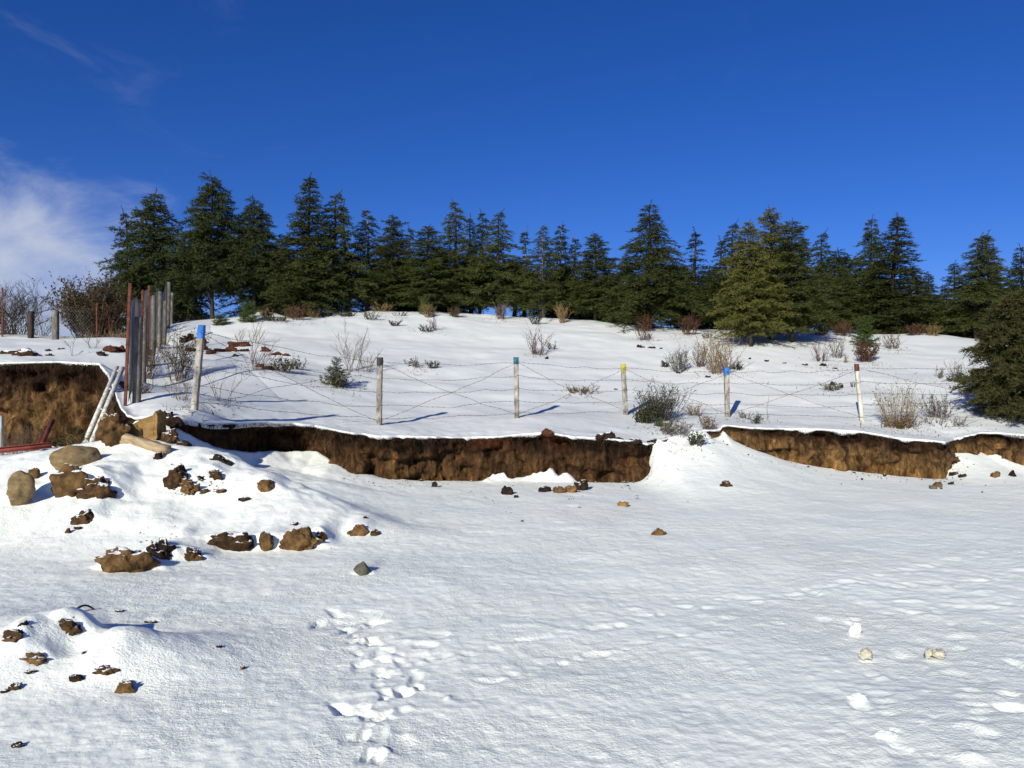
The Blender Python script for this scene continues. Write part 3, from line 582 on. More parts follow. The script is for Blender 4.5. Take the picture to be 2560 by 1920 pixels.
# ------------------------------------------------------------------ conifers
def conifer_mesh(seed, H=8.0, W=1.7, base=0.10, whorls=26, per=7, droop=0.35, up=0.45, dens=1.0, prof=1.0, rag=0.25, needle=0.105, nw=0.027, lean_top=0.25, gap=0.0, jit=1.6):
    """returns (trunk mesh, crown mesh) of a tree H metres tall, crown half-width W"""
    r = np.random.default_rng(seed)
    wood = Geo()
    tz = np.linspace(0, H, 14)
    tw = np.stack([0.05 * np.sin(tz * 0.8 + seed), 0.05 * np.cos(tz * 0.6 + seed * 2), tz], -1)
    bend = np.clip((tz - H * 0.9) / (H * 0.1), 0, 1)
    la = r.uniform(0, 6.28)
    tw[:, 0] += math.cos(la) * lean_top * bend**2; tw[:, 1] += math.sin(la) * lean_top * bend**2
    wood.tube(tw, 0.010 + 0.0125 * H * (1 - tz / H)**0.85, 7)
    P0, DIR, LEN, SH = [], [], [], []
    zs = base * H + (H * 0.95 - base * H) * (np.linspace(0, 1, whorls))**0.92
    for wi, z0 in enumerate(zs):
        f = (z0 - base * H) / (H * (1 - base))
        nb = max(3, int(per * (1 - 0.35 * f)))
        a0 = r.uniform(0, 6.28)
        for k in range(nb):
            if r.random() < gap: continue
            z = z0 + r.uniform(-0.5, 0.5) * (zs[1] - zs[0]) * jit
            if z > H * 0.955: z = H * 0.95
            az = a0 + k * 6.283 / nb + r.normal(0, 0.3)
            pf = (1 - f * 0.985)**prof * (1 - 0.30 * np.exp(-(f / 0.07)**2)) + 0.018
            L = W * pf * (1 + r.normal(0, rag))
            L = max(L, 0.09)
            cx = np.interp(z, tz, tw[:, 0]); cy = np.interp(z, tz, tw[:, 1])
            n = 9
            s = np.linspace(0, 1, n)
            e0 = up * (0.25 + 0.9 * f) + r.normal(0, 0.12)
            dz = L * (math.tan(min(e0, 1.0)) * s - (droop + 0.25 * f) * s**2.2 * (1 + r.normal(0, 0.2)))
            wob = r.normal(0, 0.05) * L * np.sin(s * 3.1)
            br = np.stack([cx + math.cos(az) * L * s - math.sin(az) * wob, cy + math.sin(az) * L * s + math.cos(az) * wob, z + dz], -1)
            wood.tube(br[::2], np.linspace(0.006 + 0.007 * L, 0.003, 5), 3, cap=False)
            # branchlets in a flat spray
            m = max(5, int(L * 19 * dens))
            sb = 0.12 + 0.88 * (np.arange(m) + r.uniform(0, 1, m) * 0.8) / m
            bp = np.stack([np.interp(sb, s, br[:, i]) for i in range(3)], -1)
            side = np.where(np.arange(m) % 2 == 0, 1, -1)
            ang = az + side * r.normal(0.85, 0.28, m)
            ll = (0.10 + 0.34 * L * (1 - sb * 0.75) * (0.6 + 0.4 * np.sin(np.clip(sb, 0, 1) * 3.1))) * r.uniform(0.6, 1.2, m)
            ll = np.minimum(ll, 0.75)
            el = r.normal(-0.10, 0.38, m) + 0.25 * f
            d = np.stack([np.cos(ang) * np.cos(el), np.sin(ang) * np.cos(el), np.sin(el)], -1)
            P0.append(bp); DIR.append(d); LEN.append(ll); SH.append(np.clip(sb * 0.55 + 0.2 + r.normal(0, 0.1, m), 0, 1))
            P0.append(br[-4:-1]); DIR.append(br[-3:] - br[-4:-1]); LEN.append(np.linalg.norm(br[-3:] - br[-4:-1], axis=1) * 1.15)
            DIR[-1] = DIR[-1] / (np.linalg.norm(DIR[-1], axis=1)[:, None] + 1e-9); SH.append(np.full(3, 0.8))
    # leader
    for k in range(10):
        z = H * (0.91 + 0.09 * k / 9); az = r.uniform(0, 6.28)
        P0.append(np.array([[np.interp(z, tz, tw[:, 0]), np.interp(z, tz, tw[:, 1]), z]])); el = r.uniform(-0.1, 0.8)
        DIR.append(np.array([[math.cos(az) * math.cos(el), math.sin(az) * math.cos(el), math.sin(el)]])); LEN.append(np.array([0.03 + 0.008 * (9 - k)])); SH.append(np.array([0.7]))
    P0, DIR, LEN, SH = [np.concatenate(x) for x in (P0, DIR, LEN, SH)]
    # needles: short tufts of slim blades along every branchlet
    cnt = np.maximum(4, (LEN * 58 * dens).astype(int))
    idx = np.repeat(np.arange(len(P0)), cnt); n = len(idx)
    tt = r.uniform(0, 1, n)
    sag = -0.22 * tt**2 * LEN[idx]
    q = P0[idx] + DIR[idx] * (tt * LEN[idx])[:, None]; q[:, 2] += sag
    rd = r.normal(0, 1, (n, 3)); rd[:, 2] = rd[:, 2] * 0.8 + 0.35
    nd = DIR[idx] * 0.75 + rd * 0.62; nd /= np.linalg.norm(nd, axis=1)[:, None]
    nl = needle * r.uniform(0.6, 1.35, n) * np.where(q[:, 2] > H * 0.93, 0.62, 1.0)
    wv = np.cross(nd, r.normal(0, 1, (n, 3))); wv /= np.linalg.norm(wv, axis=1)[:, None] + 1e-9
    w_ = nw * r.uniform(0.7, 1.3, n)
    A = q - wv * w_[:, None] * 0.5; B = q + wv * w_[:, None] * 0.5; C = q + nd * nl[:, None]
    V = np.stack([A, B, C], 1).reshape(-1, 3)
    crown = mesh_np('crown', V, [np.arange(3 * n).reshape(n, 3)], [M['cedar_dark']], smooth=False)
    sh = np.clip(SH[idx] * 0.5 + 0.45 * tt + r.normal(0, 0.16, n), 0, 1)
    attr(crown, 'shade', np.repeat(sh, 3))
    return wood.mesh('trunk', [M['bark']]), crown
PROTO = {
 'broad':  conifer_mesh(1, W=1.95, base=0.35, whorls=34, per=9, prof=0.86, droop=0.30, rag=0.24, lean_top=0.15),
 'spire':  conifer_mesh(2, W=1.55, base=0.03, whorls=42, per=9, prof=1.02, droop=0.35, rag=0.18, lean_top=0.12),
 'ragged': conifer_mesh(3, W=1.45, base=0.13, whorls=33, per=7, prof=0.90, droop=0.42, rag=0.36, lean_top=0.30),
 'slim':   conifer_mesh(4, W=0.95, base=0.12, whorls=28, per=6, prof=0.95, droop=0.45, rag=0.30, dens=0.9, gap=0.06, lean_top=0.2),
 'bushy':  conifer_mesh(5, W=1.9, base=0.12, whorls=36, per=9, prof=0.80, droop=0.22, up=0.6, rag=0.2, lean_top=0.12),
 'tiered': conifer_mesh(6, W=2.05, base=0.08, whorls=28, per=10, prof=0.98, droop=0.48, rag=0.18, lean_top=0.12, jit=0.7),
 'young':  conifer_mesh(7, W=1.7, base=0.10, whorls=34, per=8, prof=0.95, droop=0.33, rag=0.26, up=0.5, lean_top=0.15),
}
def tree(px, ytop, D, kind, mat, wpx, label, trunk='bark', rot=None, zbase=None, name='cedar_tree', group='cedars along the ridge'):
    X = (px - CX) / F * D
    z = float(ground(X, D)[0]) - 0.05
    top = EYE + (CY - ytop) / F * D
    H = top - z
    root = bpy.data.objects.new(name, None); col.objects.link(root)
    root.location = (X, D, z); tag(root, label, 'tree', group)
    tm, cm = PROTO[kind]
    s = H / 8.0
    wid = {'broad': 1.95, 'spire': 1.55, 'ragged': 1.45, 'slim': 0.95, 'bushy': 1.9, 'tiered': 2.05, 'young': 1.7}[kind]
    sx = (wpx / 2 / F * D) / (wid * 0.76)
    root.scale = (sx, sx, s)
    root.rotation_euler = (random.uniform(-0.02, 0.02), random.uniform(-0.025, 0.025), rot if rot is not None else random.uniform(0, 6.28))
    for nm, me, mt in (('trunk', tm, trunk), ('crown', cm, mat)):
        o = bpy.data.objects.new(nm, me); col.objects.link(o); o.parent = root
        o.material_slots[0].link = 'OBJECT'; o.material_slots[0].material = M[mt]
    return root
TREES = [
 (375,467,36,'broad','cedar_dark',180,'leftmost broad dark cedar, standing behind the wire mesh fence'),
 (322,512,38,'ragged','cedar_dark',112,'lower dark cedar at the far left end of the ridge beside the big leftmost cedar'),
 (529,423,36,'broad','cedar_dark',180,'tallest dark cedar on the left of the ridge, second big crown from the left'),
 (462,620,38,'broad','cedar_dark',120,'short dark cedar filling the gap between the two leftmost big cedars'),
 (632,486,36.5,'broad','cedar_dark',150,'dark cedar with a forked tip, third big crown from the left, above the bare trunks'),
 (768,429,35.5,'spire','cedar_mid',180,'tall pointed cedar with branches down to the snow, left of centre, above the red twigs'),
 (838,472,36.5,'ragged','cedar_mid',150,'cedar with a ragged bent tip just right of the tall pointed one'),
 (866,498,39,'slim','cedar_mid',90,'slender cedar top directly behind the ragged bent-tipped cedar'),
 (920,513,38,'ragged','cedar_dark',118,'dark cedar with bare pale stem showing, left of the olive rounded one'),
 (980,531,37.5,'bushy','cedar_mid',118,'olive tinted cedar with a rounded shoulder and a thin bent leader'),
 (1024,558,41,'slim','cedar_dark',60,'thin sparse cedar standing alone against the sky, left of the centre group'),
 (1075,560,37,'bushy','cedar_mid',160,'wide bushy low cedar at the left foot of the centre group'),
 (1136,490,38,'ragged','cedar_mid',120,'tallest cedar of the centre group with a thin twiggy top'),
 (1176,532,40,'slim','cedar_mid',80,'slender cedar between the two tallest tops of the centre group'),
 (1202,518,38.5,'ragged','cedar_dark',100,'pointed dark cedar in the middle of the centre group'),
 (1246,521,37.5,'ragged','cedar_mid',130,'cedar with a double tip at the right of the centre group above the hump'),
 (1314,567,41,'slim','cedar_dark',80,'slender dark cedar right of the centre group, left of the pale thin trunk'),
 (1356,556,36.5,'ragged','cedar_mid',100,'cedar on a thin pale trunk standing at the snow edge right of centre'),
 (1400,550,39.5,'ragged','cedar_dark',100,'dark cedar just behind and right of the pale trunked one'),
 (1440,584,41,'slim','cedar_dark',80,'small slender cedar top between the pale trunked cedar and the round topped pair'),
 (1490,578,36.5,'bushy','cedar_mid',135,'dense dark cedar with twin tips, left of the small cedar by the big layered one'),
 (1566,630,35.3,'young','cedar_mid',100,'small cedar on a thin trunk at the left side of the big layered cedar'),
 (1627,498,34.8,'tiered','cedar_mid',225,'big layered cedar with drooping boughs right of centre'),
 (1737,567,39,'slim','cedar_dark',105,'open sparse cedar top between the big layered cedar and the golden group'),
 (1828,550,36,'ragged','cedar_mid',120,'grey green cedar directly left of the golden olive cedars'),
 (1798,590,40,'slim','cedar_dark',90,'slender cedar behind, left of the golden olive cedars'),
 (1876,545,29.2,'bushy','cedar_olive',142,'golden olive cedar in front of the others on a short dark trunk in the snow'),
 (1926,509,31.0,'bushy','cedar_olive',155,'tallest golden olive cedar, second of the front group'),
 (1976,545,30.2,'bushy','cedar_mid',170,'dark olive cedar at the right of the golden front group'),
 (2002,580,36,'slim','cedar_mid',80,'slender cedar rising behind the right side of the golden group'),
 (2050,573,37,'ragged','cedar_dark',120,'dark cedar with an open tiered tip right of the golden group'),
 (2172,535,36.5,'tiered','cedar_dark',150,'dark cedar forming the left tip of the tall pair on the right'),
 (2234,530,34.5,'spire','cedar_mid',190,'tall pointed cedar forming the right tip of the tall pair'),
 (2110,660,35.0,'young','cedar_mid',110,'short cedar standing between the golden group and the tall pair on the right'),
 (2318,677,36,'young','cedar_dark',100,'short dark cedar in the dip right of the tall pair'),
 (2380,650,36,'young','cedar_dark',110,'small pointed cedar left of the twin tipped one at the right edge'),
 (2442,580,33,'ragged','cedar_mid',140,'cedar forming the left tip of the twin at the right edge'),
 (2470,576,33.8,'spire','cedar_mid',165,'cedar forming the right tip of the twin at the right edge'),
 (2562,607,34,'tiered','cedar_dark',150,'dark cedar cut off by the right edge of the view'),
]
for tdef in TREES:
    px, yt, D, kd, mt, wp, lb = tdef
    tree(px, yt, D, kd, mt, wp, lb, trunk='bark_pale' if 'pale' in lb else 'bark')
SECOND = ['dark second row cedar behind the gap left of the tall pointed cedar', 'dark second row cedar behind the thin sparse one', 'dark second row cedar behind the wide bushy low one', 'dark second row cedar right behind the double tipped one', 'dark second row cedar behind the gap right of the pale trunk', 'dark second row cedar behind the small cedar by the layered one',
          'dark second row cedar right behind the big layered one', 'dark second row cedar behind the open sparse top', 'dark second row cedar straight behind the golden olive front cedar', 'dark second row cedar left behind the tall pair', 'dark second row cedar right behind the tall pair', 'dark second row cedar behind the dip before the twin at the right edge']
# second row, seen only as dark gaps between the front crowns
for k, (px, yt, D) in enumerate([(700,600,43),(1000,640,44),(1110,620,45),(1285,640,44),(1420,660,44),(1530,680,44),(1690,650,43),(1770,660,43),(1850,640,42),(2100,620,43),(2290,700,42),(2360,730,41)]):
    tree(px, yt, D, ['broad', 'bushy', 'tiered'][k % 3], 'cedar_dark', 180, SECOND[k], group='second row of cedars')
# ------------------------------------------------------------------ stones and clods
def ico(sub):
    import bmesh
    bm = bmesh.new(); bmesh.ops.create_icosphere(bm, subdivisions=sub, radius=1.0)
    V = np.array([v.co[:] for v in bm.verts]); T = np.array([[v.index for v in f.verts] for f in bm.faces]); bm.free()
    return V, T
ICO3, ICO4 = ico(3), ico(4)
def rock_mesh(name, seed, size, mat, rough=0.22, facet=0.0, lump=0.25, sub=4, smooth=True):
    V, T = ICO4 if sub == 4 else ICO3
    V = V.copy(); r = np.random.default_rng(seed)
    o = r.uniform(0, 50, 3)
    if facet:
        for k in range(14):
            n = r.normal(0, 1, 3); n /= np.linalg.norm(n); d = r.uniform(0.55, 0.88)
            h = V @ n - d; V = V - np.clip(h, 0, None)[:, None] * n * facet
    f = 1 + lump * fbm(V[:, 0] * 1.1 + o[0], V[:, 1] * 1.1 + o[1], V[:, 2] * 1.1 + o[2], octv=2) + rough * fbm(V[:, 0] * 3.5 + o[1], V[:, 1] * 3.5 + o[2], V[:, 2] * 3.5 + o[0], octv=3) * 0.6
    f = f + rough * 0.5 * (np.abs(fbm(V[:, 0] * 2.3 + o[2], V[:, 1] * 2.3 + o[0], V[:, 2] * 2.3 + o[1], octv=3)) - 0.35)      # cracks
    V = V * f[:, None] * np.asarray(size) / 2
    return mesh_np(name, V, [T], [M[mat]], smooth)
def rock(px, py, w, h, mat, label, name='earth_clod', cat='clod', seed=None, dep=0.8, rot=0.0, tilt=0.0, sink=0.40, rough=0.25, facet=0.55, lump=0.28, group=None, sub=4):
    """px, py: foot of the piece on the snow; w, h: its width and visible height in photo pixels"""
    p = hit(px, py); m = 1 / ppm(p[1])
    W_, H_ = w * m * (0.92 if 'clod' in mat else 1), h * m * (0.92 if 'clod' in mat else 1)
    Hf = H_ / (1 - sink)
    seed = seed if seed is not None else int(px * 7 + py)
    me = rock_mesh(name, seed, (W_ * 1.06, max(W_ * dep, 0.05), Hf * 1.06), mat, rough, facet, lump, sub)
    o = put(name, me, label=label, cat=cat, group=group)
    g_ = p[2]
    o.location = (p[0], p[1] + W_ * dep * 0.30, g_ + Hf * (0.5 - sink) )
    o.rotation_euler = (0, tilt, rot)
    return o
rock(181,1184,128,78,'stone_tan','large rounded tan boulder resting on a brown clod at the left','boulder','boulder',rough=0.10,lump=0.08,facet=0.8,sink=0.10,dep=0.75)
rock(274,1114,78,92,'clod_ochre','tall crumbling pillar of ochre earth beside the white metal frame',rough=0.45,lump=0.3,sink=0.1,dep=0.8)
rock(165,1244,116,92,'clod_ochre','ochre earth block directly under the large rounded tan boulder',sink=0.3,dep=0.7,lump=0.35)
rock(232,1252,105,62,'clod','crumbling brown clod right below the large tan boulder, reaching down the slope',sink=0.35,tilt=0.35,rough=0.5,lump=0.4)
rock(45,1268,62,92,'stone_tan','upright tan boulder near the left edge of the snow heap','boulder','boulder',rough=0.15,lump=0.15,facet=0.4,sink=0.06,dep=0.9,tilt=0.12)
rock(80,1199,30,30,'clod_ochre','small round stone leaning behind the upright boulder at the left edge','stone','stone',rough=0.15,sink=0.15)
rock(200,1311,60,40,'clod','pointed brown clod alone on the snow heap below the large tan boulder',facet=0.6,rough=0.3)
rock(168,1337,19,14,'clod','lower of two tiny crumbs below the pointed brown clod',sub=3)
rock(192,1324,24,9,'clod_dark','flat dark crumb just below the pointed brown clod',sub=3)
rock(302,1432,124,68,'clod_ochre','largest brown clod at the foot of the snow heap, leftmost of its row',rough=0.4,lump=0.35,sink=0.22,facet=0.4)
rock(398,1408,78,58,'clod_dark','dark crumbly clod second from the left along the foot of the heap',rough=0.6,lump=0.4)
rock(438,1364,36,18,'clod_dark','small dark clod above the gap in the row along the heap foot',rough=0.5)
rock(476,1402,58,34,'clod','crumbled clod left of the long brown bar at the heap foot',rough=0.6,lump=0.45,tilt=0.3)
rock(577,1379,122,44,'clod','long brown bar of earth at the middle of the heap foot',rough=0.35,lump=0.25,sink=0.25,dep=0.45)
rock(664,1374,50,38,'clod_ochre','rounded brown clod just right of the long bar at the heap foot',facet=0.4)
rock(742,1375,104,52,'clod_ochre','wide cracked brown clod near the right end of the heap foot',rough=0.5,lump=0.35,dep=0.5)
rock(796,1366,42,40,'clod','round brown clod ending the row at the right of the heap foot',facet=0.4)
rock(720,1326,60,20,'clod_dark','dark crumbs poking from the snow above the wide cracked clod',rough=0.7,lump=0.5)
rock(893,1340,52,32,'clod_ochre','light brown stone half sunk on the right shoulder of the heap','stone','stone',facet=0.6)
rock(912,1309,24,18,'clod_dark','small dark stone above the light brown one on the heap shoulder','stone','stone')
rock(936,1340,26,16,'clod','small brown stone right beside the light brown one on the heap shoulder','stone','stone')
rock(905,1441,42,34,'stone_grey','squarish grey stone alone on the flat snow below the heap','stone','stone',facet=0.9,rough=0.08,lump=0.1,sink=0.12)
rock(440,1212,50,52,'clod','large piece at the left of the crumbled patch on the upper heap',rough=0.6,lump=0.4)
rock(468,1233,46,30,'clod_ochre','lowest piece of the crumbled patch on the upper heap',rough=0.6,lump=0.4,tilt=0.4)
rock(528,1198,44,24,'clod','right hand piece of the crumbled patch on the upper heap',rough=0.6,lump=0.4)
rock(497,1206,40,22,'clod_dark','dark middle piece of the crumbled patch on the upper heap',rough=0.6,lump=0.4)
rock(508,1234,26,10,'clod','tiny crumb under the crumbled patch on the upper heap',sub=3)
rock(551,1230,28,10,'clod','tiny crumb at the lower right of the crumbled patch',sub=3)
rock(548,1162,58,22,'clod_dark','dark slanting slab on the back slope of the heap near the bank',tilt=0.5,rough=0.5)
rock(660,1228,52,26,'clod_ochre','slanting brown slab casting a blue shadow on the heap ridge',tilt=0.7,rough=0.3)
rock(610,1252,34,12,'clod_dark','low dark crumb left of the slanting slab on the heap ridge',sub=3)
rock(420,1109,48,30,'clod','brown clod in the snow gully beside the golden rock',rough=0.4)
rock(456,1117,36,15,'clod_dark','flat dark clod right of the brown one in the snow gully')
rock(392,1150,22,18,'clod_dark','dark tuft of earth under the end of the wooden post',rough=0.6,sub=3)
rock(320,1100,86,46,'stone_gold','low golden stone against the left side of the big golden rock','stone','stone',facet=0.7,lump=0.2)
# wedge of golden sandstone: a slab with a sharp upright corner
def wedge():
    p = hit(345, 1097); m = 1 / ppm(p[1])
    P = np.array([(-78,0),(-60,20),(-18,34),(28,60),(44,72),(52,62),(50,10),(40,-6)], float) * m
    r = np.random.default_rng(5); n = len(P)
    front = np.stack([P[:, 0], 0 * P[:, 0] - 0.02, P[:, 1]], -1); mid = np.stack([P[:, 0] * 1.04, 0 * P[:, 0] + 0.16, P[:, 1] * 1.05], -1); back = np.stack([P[:, 0] * 0.85, 0 * P[:, 0] + 0.36, P[:, 1] * 0.8], -1)
    V = np.concatenate([front, mid, back]) + r.normal(0, 0.012, (3 * n, 3))
    import bmesh
    bm = bmesh.new(); vs_ = [bm.verts.new(v) for v in V]
    bm.faces.new(vs_[:n]); bm.faces.new(vs_[2 * n:][::-1])
    for k in range(2):
        for i in range(n):
            j = (i + 1) % n; bm.faces.new((vs_[k*n+j], vs_[k*n+i], vs_[(k+1)*n+i], vs_[(k+1)*n+j]))
    bmesh.ops.triangulate(bm, faces=bm.faces[:])
    bmesh.ops.subdivide_edges(bm, edges=bm.edges[:], cuts=3, use_grid_fill=True)
    for v in bm.verts:
        c = v.co * 9
        v.co += Vector(mnoise.noise_vector(c)) * 0.018 + Vector(mnoise.noise_vector(v.co * 3 + Vector((4, 1, 2)))) * 0.03
    bmesh.ops.recalc_face_normals(bm, faces=bm.faces[:])
    me = bpy.data.meshes.new('golden_rock'); bm.to_mesh(me); bm.free(); me.materials.append(M['stone_gold'])
    o = put('rock', me, label='big golden wedge shaped rock with a sharp upright corner beside the fence foot', cat='rock')
    o.location = (p[0], p[1], p[2] - 0.02)
wedge()
# small mound in the near left corner
SM = [(160,1592,78,34,'clod','widest brown slab on the small near mound'),(178,1560,46,16,'clod_dark','dark slab just behind the widest one on the small near mound'),(180,1543,32,12,'clod','small slab at the crest of the near mound below the curved root'),
      (75,1673,66,24,'clod_ochre','flat reddish brown shard on the left flank of the near mound'),(66,1692,44,10,'clod_dark','thin dark sliver under the flat reddish shard'),
      (305,1743,60,38,'clod_ochre','round brown clod lowest on the right of the near mound'),(262,1694,58,22,'clod','long slanting shard above the round brown clod'),(190,1709,38,20,'clod_dark','dark notched shard left of the round brown clod'),
      (213,1646,20,12,'clod_dark','tiny black stone in the middle of the near mound'),(376,1566,36,12,'clod_dark','dark flake at the tip of the long blue shadow'),(294,1536,28,9,'clod_dark','thin dark flake at the crest of the near mound'),
      (22,1612,52,36,'clod','group of brown shards at the left edge, front piece'),(52,1588,40,26,'clod_dark','dark shard behind the front piece at the left edge'),(58,1567,14,18,'clod_dark','small upright dark stone above the left edge shards'),
      (105,1565,18,6,'clod_dark','tiny flake right of the left edge shards'),(98,1588,20,8,'clod','tiny flake between the left edge shards and the widest slab'),
      (30,1732,38,22,'clod','brown clod at the left edge below the thin sliver'),(8,1742,24,14,'clod_dark','small dark clod cut by the left edge'),(38,1881,34,18,'clod_dark','lone dark shard in the bottom left corner'),
      (605,1676,15,9,'clod_ochre','tiny brown crumb on the snow right of the near mound'),(548,1621,14,9,'clod_dark','tiny dark crumb right of the long blue shadow'),(236,1698,12,6,'clod_dark','speck of earth below the long slanting shard')]
for q in SM: rock(q[0], q[1], q[2], q[3], q[4], q[5], rough=0.4, facet=0.5, dep=0.7, tilt=0.15 * math.sin(q[0]), sub=4 if q[2] > 30 else 3)
# stones out on the flat snow and at the bank foot
for q in [(1818,1221,28,22,'clod','brown pointed stone on the drift below the gap in the bank'),(1560,1268,28,14,'stone_gold','small golden stone on the drift near the middle bank'),(1648,1341,38,22,'clod_ochre','brown half round stone alone far out on the flat snow'),
          (1085,1219,16,14,'clod_dark','small dark stone at the foot of the left bank'),(1268,1238,40,24,'clod_dark','black crumbly clod at the foot of the middle bank in the snow ledge'),(1290,1246,14,8,'clod_dark','tiny black crumb below the black crumbly clod'),
          (1364,1230,30,18,'clod_dark','dark clod under the snow ledge, left of a pair'),(1396,1234,36,20,'clod_ochre','brown clod under the snow ledge, middle of three'),(1426,1233,34,24,'clod_ochre','brown clod under the snow ledge, right of three'),(1456,1226,36,26,'clod_dark','dark clod leaning on the bank right of the snow ledge'),
          (1452,1272,14,5,'clod_dark','flat black flake on the snow below the middle bank'),(1305,1306,10,6,'clod_dark','tiny dark crumb farthest out below the middle bank'),(1310,1182,10,10,'clod_dark','tiny dark stone stuck in the snow ledge'),
          (2348,1219,24,16,'clod_ochre','brown stone just below the right end of the right bank'),(2335,1223,18,10,'stone_grey','grey stone touching the brown one below the right bank'),(2381,1211,16,7,'clod_dark','small dark stone right of the pair below the right bank'),(2388,1188,24,8,'clod_dark','dark stone between the right bank end and the far right'),(2408,1194,20,9,'clod_dark','second dark stone between the right bank end and the far right'),
          (2490,1194,26,17,'clod_ochre','rounded brown stone on the snow at the far right'),(2535,1192,22,16,'clod_dark','dark stone at the right edge next to the rounded brown one'),(2383,1160,40,22,'clod','fallen brown clod in the notch at the right end of the bank')]:
    rock(q[0], q[1], q[2], q[3], q[4], q[5], 'stone' if 'stone' in q[5] else 'earth_clod', 'stone' if 'stone' in q[5] else 'clod', facet=0.6, rough=0.3, sub=4 if q[2] > 24 else 3)
for q in [(2170,1652,38,26,'stone_pale','cream rounded stone on the packed snow at lower right'),(2322,1648,22,24,'stone_pale','left lump of a pale two part stone at lower right'),(2350,1647,50,22,'stone_pale','long pale tapered stone joined to the left lump at lower right')]:
    rock(q[0], q[1], q[2] * 0.8, q[3] * 0.8, q[4], q[5], 'stone', 'stone', rough=0.35, lump=0.3, sink=0.25)
M['snow_lump'] = snow_mat('snow_lump', 0.5, 0.1, 0.1)
for q in [(2143,1584,30,20,'clean white lump of snow, highest of the lumps at lower right'),(2150,1752,42,10,'flat white slab of snow standing in the packed field at lower right'),(2222,1856,48,16,'white lump of snow near the bottom right')]:
    rock(q[0], q[1], q[2], q[3], 'snow_lump', q[4], 'snow_block', 'snow', facet=0.0, rough=0.22, lump=0.30, sink=0.3)
# clods showing through the snow on the slope above the banks
HC = [(575,880,44,12,'clod_red'),(590,868,60,16,'clod_red'),(520,886,30,12,'clod_red'),(545,880,34,10,'clod_dark'),(608,880,24,10,'clod_dark'),(586,892,18,8,'clod_red'),(660,880,30,12,'clod_red'),(690,888,36,10,'clod_red'),(712,890,24,7,'clod_red'),(668,924,30,12,'clod_red'),(648,918,24,10,'clod_red'),(508,876,26,18,'clod_red'),
      (500,862,30,18,'clod_red'),(465,856,40,26,'clod_dark'),(472,880,30,14,'clod_red'),(1602,871,26,7,'clod_dark'),(1628,871,22,5,'clod_dark'),(1652,873,10,4,'clod_dark'),(1697,935,14,5,'clod_dark'),(1770,945,16,6,'clod_dark'),(1875,899,8,4,'clod_dark'),(1917,904,12,5,'clod_dark'),(1962,909,10,4,'clod_dark'),(2015,914,18,8,'clod_dark'),(2060,916,20,9,'clod_dark'),(2090,923,12,5,'clod_dark'),
      (20,884,64,10,'clod'),(60,890,54,22,'clod'),(118,878,16,6,'clod_dark'),(150,874,20,5,'clod_dark'),(120,890,18,6,'clod_dark'),(270,880,40,16,'clod_red'),(248,888,22,10,'clod_dark'),(300,878,24,14,'clod_red'),(290,872,16,6,'clod_dark'),(1366,898,12,5,'clod_dark'),(1540,975,10,4,'clod_dark'),(2105,970,12,8,'clod_dark'),(2082,964,14,10,'clod_dark')]
HL = {(590,868):'longest red earth ridge showing through the snow right of the blue topped post',(60,890):'big red brown clod on the terrace above the left cut bank',(20,884):'long low brown earth strip at the left edge above the cut bank',(270,880):'red clod on the terrace just left of the rusty corner post',(465,856):'dark earth hump at the top of the dry bush by the fence',(1602,871):'largest dark earth patch on the slope behind the yellow topped post'}
ORD = ['first', 'second', 'third', 'fourth', 'fifth', 'sixth', 'seventh', 'eighth', 'ninth', 'tenth', 'eleventh', 'twelfth', 'thirteenth', 'fourteenth', 'fifteenth', 'sixteenth']
seen_ = {}
for q in sorted(HC):
    lab = HL.get((q[0], q[1]))
    if lab is None:
        where = 'above the left cut bank' if q[0] < 320 else ('near the first post' if q[0] < 720 else 'on the open snow slope')
        what = 'small red clods ' if q[4] == 'clod_red' else 'small dark clods '
        k_ = seen_.get(what + where, 0); seen_[what + where] = k_ + 1
        lab = ORD[k_] + ' from the left among ' + what + where
    rock(q[0], q[1], q[2], q[3], q[4], lab, rough=0.5, lump=0.4, sub=3, dep=0.9, group='clods showing through the snow')

# crumbs of earth fallen on the snow below the banks (too many to count)
g = Geo(); r = np.random.default_rng(11)
def crumb(x, d, s):
    z = float(ground(x, d)[0])
    V = r.normal(0, 1, (5, 3)); V /= np.linalg.norm(V, axis=1)[:, None]
    V = np.array([(1,0,0),(-.5,.87,0),(-.5,-.87,0),(0,0,.8),(0,0,-.8)]) * s * r.uniform(0.6, 1.3, (5, 1)) + (x, d, z + s * 0.2)
    g.add(V, [(0,1,3),(1,2,3),(2,0,3),(1,0,4),(2,1,4),(0,2,4)])
for k in range(520):
    px = r.uniform(900, 1640) if k % 3 else r.uniform(1820, 2500)
    X = (px - CX) / F * 16; d = float(bank_D(X)) - abs(r.exponential(0.45)) - 0.05
    crumb(X, d, r.uniform(0.006, 0.02) * (1 + 1.2 * (r.random() < 0.06)))
for (x0, y0, x1, y1) in [(1175,1222,1305,1308),(1420,1240,1450,1270),(1555,1205,1600,1248)]:      # little slides
    for k in range(34):
        t_ = r.uniform(0, 1); p = hit(x0 + (x1 - x0) * t_ + r.normal(0, 3), y0 + (y1 - y0) * t_**1.2 + r.normal(0, 2)); crumb(p[0], p[1], r.uniform(0.005, 0.016))
for k in range(90):
    p = hit(r.uniform(420, 560), r.uniform(1150, 1240)); crumb(p[0], p[1], r.uniform(0.008, 0.025))
for k in range(70):
    p = hit(r.uniform(350, 850), r.uniform(1315, 1375)); crumb(p[0], p[1], r.uniform(0.005, 0.018))
for k in range(60):
    p = hit(r.uniform(0, 640), r.uniform(1500, 1760)); crumb(p[0], p[1], r.uniform(0.003, 0.008))
